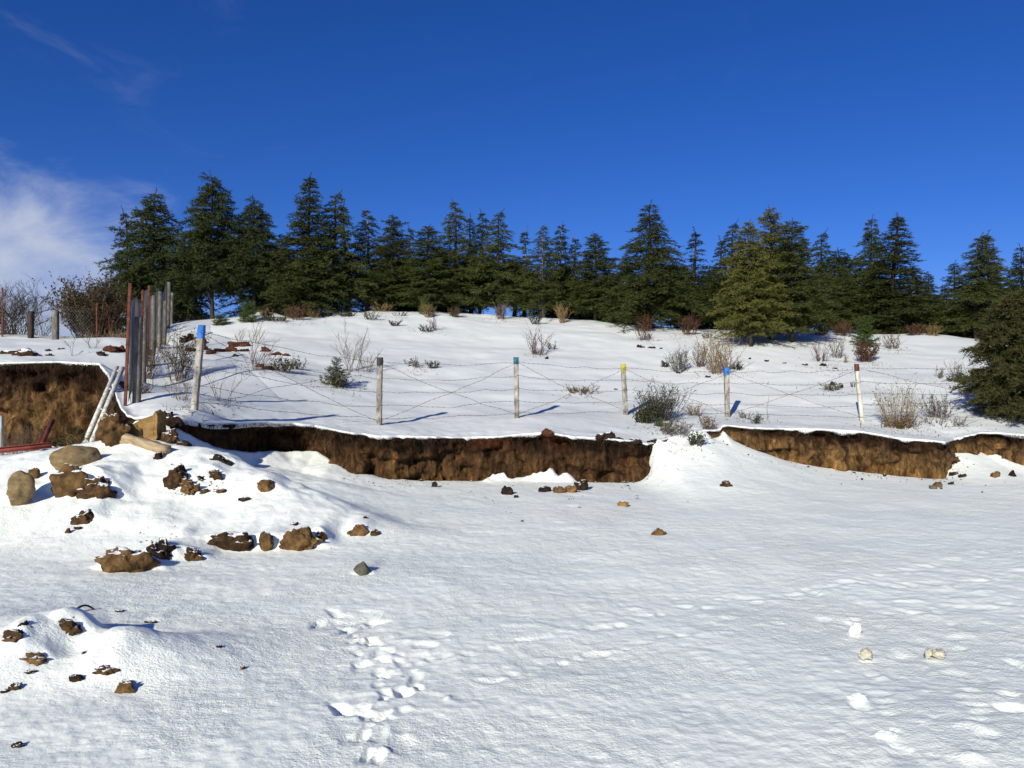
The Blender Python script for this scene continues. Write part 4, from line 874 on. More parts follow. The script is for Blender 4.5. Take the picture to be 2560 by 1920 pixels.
put('soil_crumbs', g.mesh('soil_crumbs', [M['clod_dark']], False), label='dark crumbs of earth sprinkled on the snow below the banks', cat='soil', kind='stuff')
# curved root on the near mound
g = Geo(); a = hit(182, 1536); b_ = hit(243, 1527)
pts = [a + (b_ - a) * t_ + np.array([0, 0, 0.05 * math.sin(math.pi * min(1, t_ * 1.1)) + 0.01]) for t_ in np.linspace(0, 1, 9)]
g.tube(pts, np.linspace(0.012, 0.006, 9), 6)
put('root', g.mesh('root', [M['twig_dark']]), label='thin dark curved root arching over the crest of the near mound', cat='root')

# weathered timber lying across the snow heap
a = hit(286, 1106); b_ = hit(414, 1142)
g = Geo(); dv = b_ - a; L = np.linalg.norm(dv)
n = 12
s_ = np.linspace(-0.5, 0.5, n)
th = np.linspace(0, 2 * math.pi, 17)[:-1]
prof = np.stack([np.sign(np.cos(th)) * np.abs(np.cos(th))**0.5, np.sign(np.sin(th)) * np.abs(np.sin(th))**0.5], -1) * 0.075
V = np.stack([np.stack([np.full(16, s * L), prof[:, 0] * (1 + 0.12 * math.sin(s * 9)), prof[:, 1] * (1.05 - 0.2 * s)], -1) for s in s_])
V += 0.006 * np.random.default_rng(2).normal(0, 1, V.shape)
i = np.arange(n * 16).reshape(n, 16); j = np.roll(i, -1, 1)
g.add(V.reshape(-1, 3), [(i[0,0], i[0,k+1], i[0,k]) for k in range(1, 15)] + [(i[-1,0], i[-1,k], i[-1,k+1]) for k in range(1, 15)], np.stack([i[:-1], j[:-1], j[1:], i[1:]], -1).reshape(-1, 4))
o = put('timber', g.mesh('timber', [M['plank']], False), label='pale weathered squared timber lying across the snow heap', cat='timber')
o.location = (a + b_) / 2 + np.array([0, 0.06, 0.09]); o.rotation_euler = Vector(dv).to_track_quat('X', 'Z').to_euler()
# ------------------------------------------------------------------ barbed wire fence with painted post tops
fence = bpy.data.objects.new('barbed_wire_fence', None); col.objects.link(fence)
FP = [(505,813,484,1023,13.8,0.053,0.14,'paint_blue','concrete','whitewashed post with a bright blue top, leaning, first at the left'),
      (950,896,947,1065,16.3,0.055,0.055*2,'paint_black','concrete','grey post with a black top'),
      (1290,898,1292,1050,18.0,0.056,0.10,'paint_teal','concrete','grey post with a teal top'),
      (1558,908,1565,1035,19.5,0.056,0.14,'paint_yellow','concrete','pale post with a yellow top'),
      (1816,920,1819,1043,20.0,0.057,0.13,'paint_blue','concrete','short post with a blue top'),
      (2141,907,2156,1050,19.0,0.043,0.11,'paint_red','post_white','white post with a dark red top, leaning left')]
tops, bots = [], []
fence.location = tuple(at(950, 1065, 16.3))
def child(name, me, parent, label=None):
    o = bpy.data.objects.new(name, me); col.objects.link(o); o.parent = parent
    o.matrix_parent_inverse = Matrix.Translation(-Vector(parent.location)) if parent.parent is None else Matrix.Identity(4)
    if label: o['label'] = label
    return o
for (xt, yt, xb, yb, D, w, capf, pm, bm_, lab) in FP:
    X = (xb - CX) / F * D; zb = float(ground(X, D)[0])
    H = (yb - yt) / F * D
    base = np.array([X, D, zb - 0.15]); top = np.array([X + (xt - xb) / F * D, D, zb + H])
    def shaft(z0, z1, ww, nseg):
        g = Geo(); r = np.random.default_rng(int(xb))
        pr_ = np.array([(-1,-.8),(-.8,-1),(.8,-1),(1,-.8),(1,.8),(.8,1),(-.8,1),(-1,.8)]) * ww
        V = []
        for s in np.linspace(z0, z1, nseg):
            c = base + (top - base) * s
            V.append(np.stack([c[0] + pr_[:, 0], c[1] + pr_[:, 1], np.full(8, c[2])], -1) + r.normal(0, 0.0035, (8, 3)) * np.array([1, 1, 0.3]))
        V = np.array(V); i = np.arange(nseg * 8).reshape(nseg, 8); j = np.roll(i, -1, 1)
        g.add(V.reshape(-1, 3), [(i[-1,0], i[-1,k], i[-1,k+1]) for k in range(1, 7)], np.stack([i[:-1], j[:-1], j[1:], i[1:]], -1).reshape(-1, 4))
        return g
    po = child('fence_post', shaft(0, 1 - capf + 0.01, w, 14).mesh('fence_post', [M[bm_]], False), fence, lab)
    cp = bpy.data.objects.new('painted_top', shaft(1 - capf, 1.0, w + 0.004, 5).mesh('painted_top', [M[pm]], False)); col.objects.link(cp); cp.parent = po
    tops.append(top); bots.append(np.array([X, D, zb]))
# off-frame neighbours that carry the strands on
ext = (np.array([13.6, 18.6, float(ground(13.6, 18.6)[0])]))
tops.append(ext + (0, 0, 1.4)); bots.append(ext)
def strand(a, b, sag, seed, wav=0.018, n=26, rad=0.0034, barbs=True):
    r = np.random.default_rng(seed); s = np.linspace(0, 1, n)
    P = a + (b - a) * s[:, None]
    w_ = np.interp(s, np.linspace(0, 1, 9), np.concatenate([[0], r.normal(0, 1, 7), [0]]))
    P[:, 2] += -sag * 4 * s * (1 - s) + wav * w_ + 0.004 * r.normal(0, 1, n)
    P[:, 1] += 0.02 * np.interp(s, np.linspace(0, 1, 7), r.normal(0, 1, 7))
    g = Geo(); g.tube(P, rad, 4, cap=False)
    if barbs:
        L = np.linalg.norm(b - a)
        for t_ in np.arange(0.08, L, 0.13) / L:
            c = np.array([np.interp(t_, s, P[:, i]) for i in range(3)])
            for k in range(2):
                d = r.normal(0, 1, 3); d /= np.linalg.norm(d); g.tube([c - d * 0.017, c + d * 0.017], 0.0028, 3, cap=False)
    return g.mesh('wire_strand', [M['wire']], True)
for k in range(6):
    A, B = tops[k] - bots[k], tops[k + 1] - bots[k + 1]
    for li, (fa, sag) in enumerate([(0.93, 0.05), (0.70, 0.06), (0.50, 0.05), (0.29, 0.06), (0.10, 0.03)]):
        child('wire_strand', strand(bots[k] + A * fa + (0, -0.085, 0), bots[k + 1] + B * (fa - 0.02) + (0, -0.085, 0), sag, 100 + k * 10 + li), fence)
    child('wire_strand', strand(bots[k] + A * 0.92 + (0, -0.09, 0), bots[k + 1] + B * 0.06 + (0, -0.09, 0), 0.04, 300 + k), fence)
    child('wire_strand', strand(bots[k] + A * 0.06 + (0, -0.10, 0), bots[k + 1] + B * 0.90 + (0, -0.10, 0), 0.04, 400 + k), fence)
tag(fence, 'slack rusty barbed wire fence on short posts with painted tops along the bank', 'fence')

# ------------------------------------------------------------------ wire mesh fence running up the slope at the left
mf = bpy.data.objects.new('mesh_fence', None); col.objects.link(mf)
M0 = at(320, 1012, 14.2)
mf.location = M0
def line_pt(t_):     # along the fence, 0 near .. 1 far
    X = np.interp(t_, [0, 0.25, 1], [(320 - CX) / F * 14.2, (352 - CX) / F * 18.8, (424 - CX) / F * 34.0]); D = np.interp(t_, [0, 0.25, 1], [14.2, 18.8, 34.0])
    return np.array([X, D, float(ground(X, D)[0])])
def angle_iron(p, h, lean, w=0.065, mat='rust'):
    g = Geo()
    for (sx, sy, cx_, cy_) in ((w, 0.009, w / 2, 0), (0.009, w, 0, w / 2)):
        V = []
        for z in np.linspace(-0.2, h, 7):
            c = np.array([p[0] + lean * z / h + cx_, p[1] + cy_, p[2] + z])
            V.append([c + (dx * sx / 2, dy * sy / 2, 0) for dx, dy in ((-1,-1),(1,-1),(1,1),(-1,1))])
        V = np.array(V); i = np.arange(28).reshape(7, 4); j = np.roll(i, -1, 1)
        g.add(V.reshape(-1, 3), [(24,25,26),(24,26,27)], np.stack([i[:-1], j[:-1], j[1:], i[1:]], -1).reshape(-1, 4))
    return g.mesh('rusty_post', [M[mat]], False)
M['concrete_grey'] = noisy_mat('grey_weathered_concrete', [(0.05, 0.045, 0.038), (0.15, 0.135, 0.115), (0.26, 0.24, 0.21)], 10, bump=0.6, bscale=40, bdist=0.01, stretch=(1, 1, 0.4))
def conc_post(p, h, w=0.075, lean=0.0):
    g = Geo(); r = np.random.default_rng(int(p[1] * 10)); V = []
    for z in np.linspace(-0.2, h, 9):
        V.append([np.array([p[0] + lean * z + dx * w, p[1] + dy * w, p[2] + z]) + r.normal(0, 0.004, 3) for dx, dy in ((-1,-1),(1,-1),(1,1),(-1,1))])
    V = np.array(V); i = np.arange(36).reshape(9, 4); j = np.roll(i, -1, 1)
    g.add(V.reshape(-1, 3), [(32,33,34),(32,34,35)], np.stack([i[:-1], j[:-1], j[1:], i[1:]], -1).reshape(-1, 4))
    return g.mesh('concrete_post', [M['concrete_grey']], False)
p = line_pt(0)
child('rusty_post', angle_iron(p + (-0.03, -0.1, 0), 2.22, 0.09, 0.06), mf, 'tall rusty red angle iron corner post, nearest to the viewer')
child('concrete_post', conc_post(p + (0.10, 0.12, 0), 1.62, 0.055, 0.02), mf)
for t_, h in ((0.16, 1.75), (0.30, 1.8)):
    child('rusty_post', angle_iron(line_pt(t_) + (0.05, 0, 0), h + 0.25, 0.05, 0.055), mf)
for t_, h in ((0.22, 1.75), (0.40, 1.8), (0.55, 1.8), (0.70, 1.85), (0.85, 1.85), (0.99, 1.9)):
    child('concrete_post', conc_post(line_pt(t_) + (0.09, 0, 0), h, 0.047, 0.02), mf)
def chain_link(path, h, pitch, rad, name='wire_mesh'):
    """diamond mesh on a path of ground points"""
    path = np.asarray(path); seg = np.concatenate([[0], np.cumsum(np.linalg.norm(np.diff(path, axis=0), axis=1))]); L = seg[-1]
    def P(u, v):
        q = np.array([np.interp(u, seg, path[:, i]) for i in range(3)]); sag = 0.02 * math.sin(u * 2.1) * math.sin(3.1 * v / h)
        return q + np.array([sag, 0, v + 0.05])
    g = Geo()
    for s in (1, -1):
        for u0 in np.arange(-h, L + h, pitch):
            pts = []
            for v in np.linspace(0, h, 5):
                u = u0 + s * v * 0.9
                if 0 <= u <= L: pts.append(P(u, v))
            if len(pts) >= 2: g.tube(pts, rad, 3, cap=False)
    for v in (0.0, h):
        g.tube([P(u, v) for u in np.linspace(0, L, 20)], rad * 1.5, 3, cap=False)
    return g.mesh(name, [M['mesh_wire']])
child('wire_mesh', chain_link([line_pt(t_) for t_ in np.linspace(0, 1, 14)], 1.8, 0.085, 0.0036), mf)
tag(mf, 'tall wire mesh fence with rusty and concrete posts receding up the slope', 'fence')

# chain link fence along the back of the left terrace
bf = bpy.data.objects.new('chain_link_fence', None); col.objects.link(bf)
def tp(px, D=27.5):
    X = (px - CX) / F * D; return np.array([X, D, float(ground(X, D)[0])])
bf.location = tp(100)
child('wooden_post', conc_post(tp(77), 0.95, 0.075), bf).data.materials[0] = M['bark']
child('concrete_post', conc_post(tp(139), 1.05, 0.085), bf)
child('rusty_post', angle_iron(tp(240), 1.5, 0.0, 0.05), bf); child('rusty_post', angle_iron(tp(4), 1.75, 0.0, 0.06), bf)
child('wire_mesh', chain_link([tp(px) for px in np.linspace(-160, 235, 12)], 1.2, 0.11, 0.003), bf)
tag(bf, 'low chain link fence along the back of the left terrace below the sky', 'fence')

# ------------------------------------------------------------------ scrap in the pit below the left bank
# white slotted frame leaning on the bank corner
g0 = hit(214, 1112); A = np.array([g0[0], 13.7, float(ground(g0[0], 13.7)[0]) - 0.02]); A = at(212, 1124, 13.7); B = at(300, 917, 15.6)
fr = bpy.data.objects.new('metal_frame', None); col.objects.link(fr); fr.location = A
ax = B - A; L = np.linalg.norm(ax); ax /= L
sd = np.cross(ax, np.array([0.25, -1, 0.1])); sd /= np.linalg.norm(sd); nm = np.cross(sd, ax)
Rm = np.stack([sd, nm, ax], 1)
for sgn in (-1, 1):
    g = Geo(); g.box(A + ax * L / 2 + sd * sgn * 0.052, (0.07, 0.03, L), Rm); g.box(A + ax * L / 2 + sd * sgn * 0.084 - nm * 0.02, (0.006, 0.05, L), Rm)
    child('rail', g.mesh('rail', [M['white_metal']], False), fr)
for s in (0.2, L * 0.45, L * 0.7, L - 0.15):
    g = Geo(); g.box(A + ax * s + nm * 0.012, (0.036, 0.02, 0.035), Rm); child('rung', g.mesh('rung', [M['white_metal']], False), fr)
tag(fr, 'narrow chipped white metal frame leaning against the corner of the left bank', 'frame')
def beam(name, P, Q, w, t_, mat, label, cat, holes=False):
    ax = Q - P; L = np.linalg.norm(ax); ax = ax / L
    sd = np.cross(ax, np.array([0, -1, 0.05])); sd /= np.linalg.norm(sd); nm = np.cross(sd, ax); R = np.stack([sd, nm, ax], 1)
    root = bpy.data.objects.new(name, None); col.objects.link(root); root.location = P
    g = Geo(); g.box(P + ax * L / 2, (w, t_, L), R); child('web', g.mesh('web', [M[mat]], False), root)
    for sg in (-1, 1):
        g = Geo(); g.box(P + ax * L / 2 + sd * sg * (w / 2 + 0.006), (0.012, t_ * 3.2, L), R); child('flange', g.mesh('flange', [M[mat]], False), root)
    tag(root, label, cat)
beam('steel_beam', at(84, 1144, 12.9), at(126, 1058, 14.4), 0.17, 0.02, 'red_steel', 'dark red steel channel propped at a slant in the pit', 'beam')
_b0, _b1 = at(-60, 1150, 12.0), at(128, 1144, 12.2); _b0[2] = float(ground(_b0[0], 12.0)[0]) + 0.07; _b1[2] = float(ground(_b1[0], 12.2)[0]) + 0.08
beam('steel_beam', _b0, _b1, 0.07, 0.03, 'red_steel', 'long red steel bar lying level behind the large tan boulder', 'beam')
g = Geo(); g.box(at(0, 1095, 13.0), (0.075, 0.075, 0.75)); put('stake', g.mesh('stake', [M['post_white']], False), label='short whitewashed stake cut by the left edge of the view', cat='stake')
# ------------------------------------------------------------------ shrubs and dry stems
def shrub_geo(seed, h, w, stems, lvl=2, rad=0.006, spread=1.0, leafy=0, leaf=0.05, leaf_lo=0.0, curve=0.2, twigs=5, lw=0.4):
    """twig mesh and leaf arrays for a shrub h tall and w wide, foot at the origin"""
    r = np.random.default_rng(seed); g = Geo(); lv, ls = [], []
    def leafs(p, d, n):
        lv.append(p); ls.append(d)
    def grow(p, d, L, rd, level):
        n = 5 if level == 0 else 4
        P = [p]; q = p.copy(); dd = d.copy()
        for k in range(n - 1):
            dd = dd + r.normal(0, curve, 3) * (1, 1, 0.6) + (0, 0, 0.06); dd /= np.linalg.norm(dd)
            q = q + dd * L / (n - 1); P.append(q)
        P = np.array(P); g.tube(P, np.linspace(rd, rd * 0.45, n), 3, cap=False)
        if level < lvl - 1:
            for k in range(twigs):
                s = r.uniform(0.25, 1.0); i0 = min(int(s * (n - 1)), n - 2); f = s * (n - 1) - i0
                pp = P[i0] * (1 - f) + P[i0 + 1] * f
                az = r.uniform(0, 6.28); nd = (P[i0 + 1] - P[i0]); nd /= np.linalg.norm(nd)
                nd = nd * 0.8 + np.array([math.cos(az), math.sin(az), 0.2]) * 0.55; nd /= np.linalg.norm(nd)
                grow(pp, nd, L * r.uniform(0.22, 0.45), rd * 0.55, level + 1)
        if leafy:
            for s in np.linspace(leaf_lo, 1, leafy if level else max(2, leafy // 2)):
                i0 = min(int(s * (n - 1)), n - 2); f = s * (n - 1) - i0
                leafs(P[i0] * (1 - f) + P[i0 + 1] * f, P[i0 + 1] - P[i0], 1)
    for k in range(stems):
        az = r.uniform(0, 6.28); rr = math.sqrt(r.random())
        foot = np.array([math.cos(az), math.sin(az) * 0.8, 0]) * rr * w * 0.22
        tip = np.array([math.cos(az) * rr * w * 0.5 * spread, math.sin(az) * rr * w * 0.4 * spread, h * r.uniform(0.55, 1.0)])
        d = tip - foot; L = np.linalg.norm(d); grow(foot - (0, 0, 0.05), d / L, L, rad * r.uniform(0.7, 1.2), 0)
    if not lv: return g, np.zeros((0, 4, 3)), np.zeros(0)
    q = np.array(lv); n = len(q); nd = np.array(ls) * 0.6 + r.normal(0, 0.6, (n, 3)) + (0, 0, 0.2); nd /= np.linalg.norm(nd, axis=1)[:, None] + 1e-9
    wv = np.cross(nd, r.normal(0, 1, (n, 3))); wv /= np.linalg.norm(wv, axis=1)[:, None] + 1e-9
    l_ = (leaf * r.uniform(0.6, 1.4, n))[:, None]; q = q + r.normal(0, 0.01, (n, 3))
    return g, np.stack([q, q + nd * l_ * 0.5 + wv * l_ * lw * 0.5, q + nd * l_, q + nd * l_ * 0.5 - wv * l_ * lw * 0.5], 1), r.uniform(0, 1, n)
def shrub(px, py, w, h, twig, label, leafmat=None, name='shrub', cat='shrub', stems=18, seed=None, D=None, group=None, **kw):
    if D is None: p = hit(px, py)
    else:
        X = (px - CX) / F * D; p = np.array([X, D, float(ground(X, D)[0])])
    m = 1 / ppm(p[1]); seed = seed or int(px * 3 + py)
    kw.setdefault('rad', 0.0026 * p[1] / 10 + 0.0024)
    g, lv, ls = shrub_geo(seed, h * m, w * m, stems, **kw)
    if leafmat is None:
        return put(name, g.mesh('stems', [M[twig]]), loc=p, label=label, cat=cat, group=group)
    root = bpy.data.objects.new(name, None); col.objects.link(root); root.location = p; tag(root, label, cat, group)
    put('stems', g.mesh('stems', [M[twig]]), parent=root)
    n = len(lv); me = mesh_np('leaves', lv.reshape(-1, 3), [np.arange(4 * n).reshape(n, 4)], [M[leafmat]], False); attr(me, 'shade', np.repeat(ls, 4))
    put('leaves', me, parent=root)
    return root
S = shrub
# beside the mesh fence and on the left of the slope
S(446,950,92,115,'twig_brown','dry olive brown bush beside the foot of the blue topped post','leaf_dry',stems=34,leafy=7,leaf=0.045,leaf_lo=0.35,twigs=6)
S(372,945,60,90,'twig_brown','brown bush caught in the foot of the wire mesh fence','leaf_dry',stems=26,leafy=5,leaf=0.045,leaf_lo=0.3)
S(352,985,60,40,'twig_grey','grey twiggy tuft at the foot of the mesh fence','leaf_dry',stems=22,leafy=3,leaf=0.04)
S(452,1000,70,60,'twig_grey','sparse grey stems just left of the blue topped post',stems=16)
S(545,1000,26,90,'twig_grey','thin tall dry stems right of the blue topped post',stems=5,twigs=3)
S(572,1010,16,118,'twig_brown','single tall dry stalk standing above the bank right of the first post',stems=2,twigs=4)
S(640,925,80,90,'twig_red','reddish bare shrub in the broken red ground',stems=16)
S(601,856,32,38,'twig_straw','small straw coloured sprig on the red earth ridge',stems=8)
S(638,858,40,60,'twig_straw','taller straw coloured sprig above the reddish bare shrub',stems=8)
S(706,930,90,40,'twig_brown','low snowy leafy tuft right of the reddish bare shrub','leaf_dark',stems=20,leafy=5,leaf=0.06)
S(745,925,50,26,'twig_dark','low dark tuft half buried at the right of the snowy leafy one','leaf_dark',stems=12,leafy=4,leaf=0.05)
S(880,928,92,112,'twig_grey','tall bare grey shrub left of the black topped post',stems=16,lvl=3,twigs=4,curve=0.14)
S(915,930,40,60,'twig_grey','lower bare twigs at the right of the tall bare grey shrub',stems=10)
S(840,968,100,36,'twig_brown','low leafy tuft around the foot of the little green sapling','leaf_dark',stems=22,leafy=5,leaf=0.06)
S(1343,887,58,76,'twig_red','pinkish twiggy shrub alone in the middle of the slope','leaf_dry',stems=26,leafy=2,leaf=0.04,twigs=3)
S(1378,874,30,22,'twig_dark','little dark tuft right beside the pinkish twiggy shrub','leaf_dark',stems=8,leafy=3,leaf=0.05)
S(1030,918,40,24,'twig_dark','low leaf tuft left of two on the slope above the teal topped post','leaf_dark',stems=9,leafy=4,leaf=0.06)
S(1080,922,40,26,'twig_dark','low leaf tuft right of two on the slope above the teal topped post','leaf_dark',stems=9,leafy=4,leaf=0.06)
S(1070,830,50,18,'twig_dark','low leafy patch high on the slope below the centre cedars','leaf_dark',stems=14,leafy=4,leaf=0.06)
S(1090,826,22,42,'twig_red','thin pink sprig over the low leafy patch high on the slope',stems=8)
S(985,815,40,16,'twig_dark','low dark leaf tuft high on the slope left of centre','leaf_dark',stems=12,leafy=4,leaf=0.06)
S(926,800,50,26,'twig_brown','brown leafy tuft near the crest left of centre','leaf_dark',stems=14,leafy=4,leaf=0.06)
S(1000,790,44,10,'twig_dark','flat dark tuft at the crest left of centre','leaf_dark',stems=10,leafy=3,leaf=0.05)
S(1340,812,30,36,'twig_dark','dark tuft around the thin pale cedar trunk','leaf_dark',stems=14,leafy=5,leaf=0.07)
S(1405,808,36,50,'twig_straw','straw coloured bush at the crest right of the thin pale cedar trunk','leaf_dry',stems=26,leafy=3,leaf=0.04)
S(1612,850,58,44,'twig_red','pinkish grass like stems in front of the big layered cedar','leaf_dark',stems=24,leafy=1,leaf=0.05)
S(1614,828,44,44,'twig_red','brown red bush at the crest under the big layered cedar','leaf_red',stems=26,leafy=5,leaf=0.06)
S(1722,837,60,52,'twig_red','red brown bush at the crest right of the big layered cedar','leaf_red',stems=30,leafy=6,leaf=0.06)
S(1765,846,40,16,'twig_brown','small reddish tuft below the red brown bush','leaf_red',stems=10,leafy=3,leaf=0.05)
S(1800,936,92,100,'twig_straw','golden straw bush beside the short blue topped post','leaf_dry',stems=46,leafy=4,leaf=0.05,twigs=5)
S(1748,918,50,66,'twig_red','purplish twigs at the back of the golden straw bush',stems=22)
S(1702,930,80,62,'twig_grey','grey green twiggy bush left of the golden straw bush','leaf_blue',stems=30,leafy=4,leaf=0.05)
S(1662,918,30,16,'twig_dark','dark leafy tuft at the far left of the golden bush clump','leaf_dark',stems=9,leafy=4,leaf=0.06)
S(1842,925,44,20,'twig_dark','dark leafy tuft at the right of the golden bush clump','leaf_dark',stems=12,leafy=4,leaf=0.06)
S(1650,1050,150,84,'twig_dark','spiky dark green shrub on the bank edge between the yellow and blue topped posts','leaf_blue',stems=70,leafy=5,leaf=0.10,lw=0.16,leaf_lo=0.25,curve=0.12,twigs=3)
S(1645,1042,58,50,'twig_red','red leafy core inside the spiky dark green shrub','leaf_red',stems=40,leafy=7,leaf=0.05)
S(1612,1058,60,40,'twig_brown','low green tuft at the left foot of the spiky shrub','leaf_dark',stems=24,leafy=6,leaf=0.07)
S(1700,1090,90,50,'twig_grey','snowy trailing twigs below the spiky shrub in the gap of the bank',stems=26,curve=0.4)
S(1672,1085,70,46,'twig_grey','snow dusted twigs on the left side of the gap in the bank','leaf_dark',stems=26,leafy=2,leaf=0.05,curve=0.35)
S(1770,1080,50,40,'twig_brown','dry sprigs at the right shoulder of the gap in the bank','leaf_dry',stems=18,leafy=2,leaf=0.05)
S(1740,1115,50,40,'twig_brown','small leafy sprig on the drift in the gap of the bank','leaf_dark',stems=14,leafy=4,leaf=0.06)
S(1740,1040,60,34,'twig_straw','straw tuft at the right of the spiky shrub','leaf_dry',stems=20,leafy=2,leaf=0.04)
S(1890,1060,30,30,'twig_dark','dark sprig growing at the lip of the right bank','leaf_blue',stems=10,leafy=3,leaf=0.08,lw=0.2)
S(1862,1046,44,26,'twig_grey','low grey twigs right of the short blue topped post',stems=14)
S(1450,984,90,18,'twig_brown','flat patch of dead leaves and stalks left of the yellow topped post','leaf_dry',stems=26,leafy=3,leaf=0.05)
S(1920,1046,10,0.1 + 66,'twig_red','single leaning reddish stick between the blue and red topped posts',stems=1,twigs=0,lvl=1)
S(2053,904,60,50,'twig_red','pinkish twigs in the snow behind the red topped post, left clump',stems=20)
S(2092,896,40,54,'twig_grey','grey green twigs in the snow behind the red topped post, right clump','leaf_blue',stems=16,leafy=2,leaf=0.05)
S(2112,908,30,24,'twig_grey','small grey sprig right of the twig clumps behind the red topped post',stems=8)
S(2165,905,62,50,'twig_red','red brown leafy bush around the foot of the young pine','leaf_red',stems=44,leafy=7,leaf=0.06)
S(2232,872,60,44,'twig_brown','bent straw coloured twigs right of the young pine','leaf_dry',stems=22,leafy=2,leaf=0.04,curve=0.3)
S(2112,842,44,30,'twig_brown','thin twigs on the crest left of the young pine',stems=14)
S(2082,976,60,22,'twig_brown','low leafy tuft left of the red topped post','leaf_dark',stems=18,leafy=3,leaf=0.05)
S(2136,968,24,26,'twig_dark','small dark sprig touching the red topped post',stems=8)
S(2246,1068,118,112,'twig_straw','tall clump of grassy straw stems on the edge of the right bank','leaf_blue',stems=80,leafy=2,leaf=0.09,lw=0.14,twigs=2,curve=0.10,rad=0.0055)
S(2255,1072,120,40,'twig_brown','fallen brown stems at the foot of the straw clump','leaf_dry',stems=34,leafy=2,leaf=0.05,curve=0.35)
S(2350,1045,90,66,'twig_grey','grey twiggy bush between the straw clump and the near pine','leaf_blue',stems=40,leafy=1,leaf=0.06,twigs=4)
S(2360,1062,150,26,'twig_grey','trailing twigs half buried in front of the near pine',stems=40,curve=0.4)
S(2350,945,24,34,'twig_grey','slim grey sprig left of two near the near pine','leaf_blue',stems=8,leafy=1,leaf=0.05)
S(2392,942,50,48,'twig_grey','grey sprigs touching the near pine on its left',stems=16)
S(2390,955,70,24,'twig_brown','low leafy tuft under the left boughs of the near pine','leaf_dark',stems=22,leafy=3,leaf=0.06)
# along the crest
for q in [(738,796,90,44,'twig_red','leaf_red','wide red twiggy thicket under the tall pointed cedar'),(785,792,40,26,'twig_straw','leaf_dry','smaller tan thicket right of the wide red one'),(668,792,40,30,'twig_brown','leaf_dry','tan twigs at the crest by the bare trunks'),(690,800,80,16,'twig_brown','leaf_dark','brown tufts on the crest below the red thicket'),
          (1072,790,50,44,'twig_straw','leaf_dry','yellow green dry bush at the crest left of centre'),(1136,790,36,30,'twig_brown','leaf_brown','brown twigs at the crest under the tallest centre cedar'),(955,776,60,28,'twig_straw','leaf_dry','straw bush at the crest under the olive rounded cedar'),(1252,794,40,50,'twig_grey',None,'bare forked twigs on the snow hump under the double tipped cedar'),
          (2050,834,50,30,'twig_brown','leaf_brown','brown bush at the crest right of the golden cedars'),(2104,836,60,50,'twig_red','leaf_red','rust coloured bush at the crest left of the young pine'),(2288,836,44,36,'twig_red','leaf_red','rust coloured bush on the right snow hump, left of two'),(2330,836,40,34,'twig_straw','leaf_dry','tan bush on the right snow hump, right of two'),(865,788,50,14,'twig_brown','leaf_dark','low tuft at the crest below the ragged bent tipped cedar')]:
    S(q[0], q[1] + 3, q[2], q[3] * 0.8, q[4], q[6], q[5], stems=30, **({'leafy': 4, 'leaf': 0.06} if q[5] else {'lvl': 3}))
# left terrace
S(228,846,150,140,'twig_brown','big rounded green and brown thicket on the left terrace below the cloud','leaf_brown',D=28.5,stems=150,leafy=7,leaf=0.11,twigs=9,spread=1.05)
S(250,838,130,120,'twig_red','brown twiggy stems over the right of the big rounded thicket',D=28.3,stems=50,lvl=3,twigs=3)
S(30,850,150,135,'twig_dark','dark tangled leafless thicket at the left edge of the view',D=28.5,stems=80,lvl=3,twigs=5,curve=0.35,rad=0.014)
S(95,846,90,80,'twig_dark','lower dark leafless tangle right of the left edge thicket',D=28.6,stems=26,lvl=3,twigs=3,curve=0.35)
S(300,842,60,50,'twig_straw','straw grass at the back of the terrace left of the rusty post','leaf_dry',D=27,stems=40,leafy=1,leaf=0.06)
S(180,890,10,70,'twig_brown','lone thin stalk on the terrace above the left bank',stems=2)
S(236,872,50,60,'twig_grey','forked dry stems on the terrace near the left bank edge',stems=5)
S(40,1120,150,80,'twig_grey','grey leafless brambles in the pit at the left edge',D=13.4,stems=50,lvl=3,twigs=4,curve=0.35,rad=0.004)
S(110,1110,130,85,'twig_brown','brown leafless brambles in the middle of the pit',D=13.9,stems=46,lvl=3,twigs=4,curve=0.35,rad=0.004)
S(180,1112,90,60,'twig_brown','brown brambles in the pit beside the leaning white frame','leaf_dark',D=13.8,stems=34,leafy=2,leaf=0.05,curve=0.35,rad=0.004)
# dead branches between the bare cedar trunks
S(585,800,70,60,'twig_dark','dead crooked branches between the bare trunks on the left of the ridge',D=35.5,stems=5,lvl=3,twigs=3,curve=0.4,rad=0.03)
S(480,822,60,60,'twig_dark','dark undergrowth at the end of the wire mesh fence',D=34.5,stems=24,lvl=3,twigs=3,curve=0.3)

# ------------------------------------------------------------------ young conifers and the near pine
def small_conifer(px, py, w, h, proto, mat, label, name='young_conifer', D=None, cat='tree', trunk='bark'):
    p = hit(px, py) if D is None else np.array([(px - CX) / F * D, D, float(ground((px - CX) / F * D, D)[0])])
    m = 1 / ppm(p[1]); tm, cm = proto
    root = bpy.data.objects.new(name, None); col.objects.link(root); root.location = p - np.array([0, 0, 0.04]); tag(root, label, cat)
    H0 = max(v.co.z for v in tm.vertices); root.scale = (w * m / 2, w * m / 2, h * m / H0)
    for nm_, me, mt in (('trunk', tm, trunk), ('crown', cm, mat)):
        o = bpy.data.objects.new(nm_, me); col.objects.link(o); o.parent = root
        o.material_slots[0].link = 'OBJECT'; o.material_slots[0].material = M[mt]
YP = conifer_mesh(21, H=2.2, W=0.85, base=0.03, whorls=13, per=7, prof=0.7, droop=0.05, up=0.9, rag=0.2, needle=0.10, nw=0.016, dens=1.2, lean_top=0.02)
YR = conifer_mesh(22, H=2.0, W=0.9, base=0.02, whorls=12, per=8, prof=0.35, droop=0.0, up=0.9, rag=0.2, needle=0.13, nw=0.018, dens=1.2, lean_top=0.0)
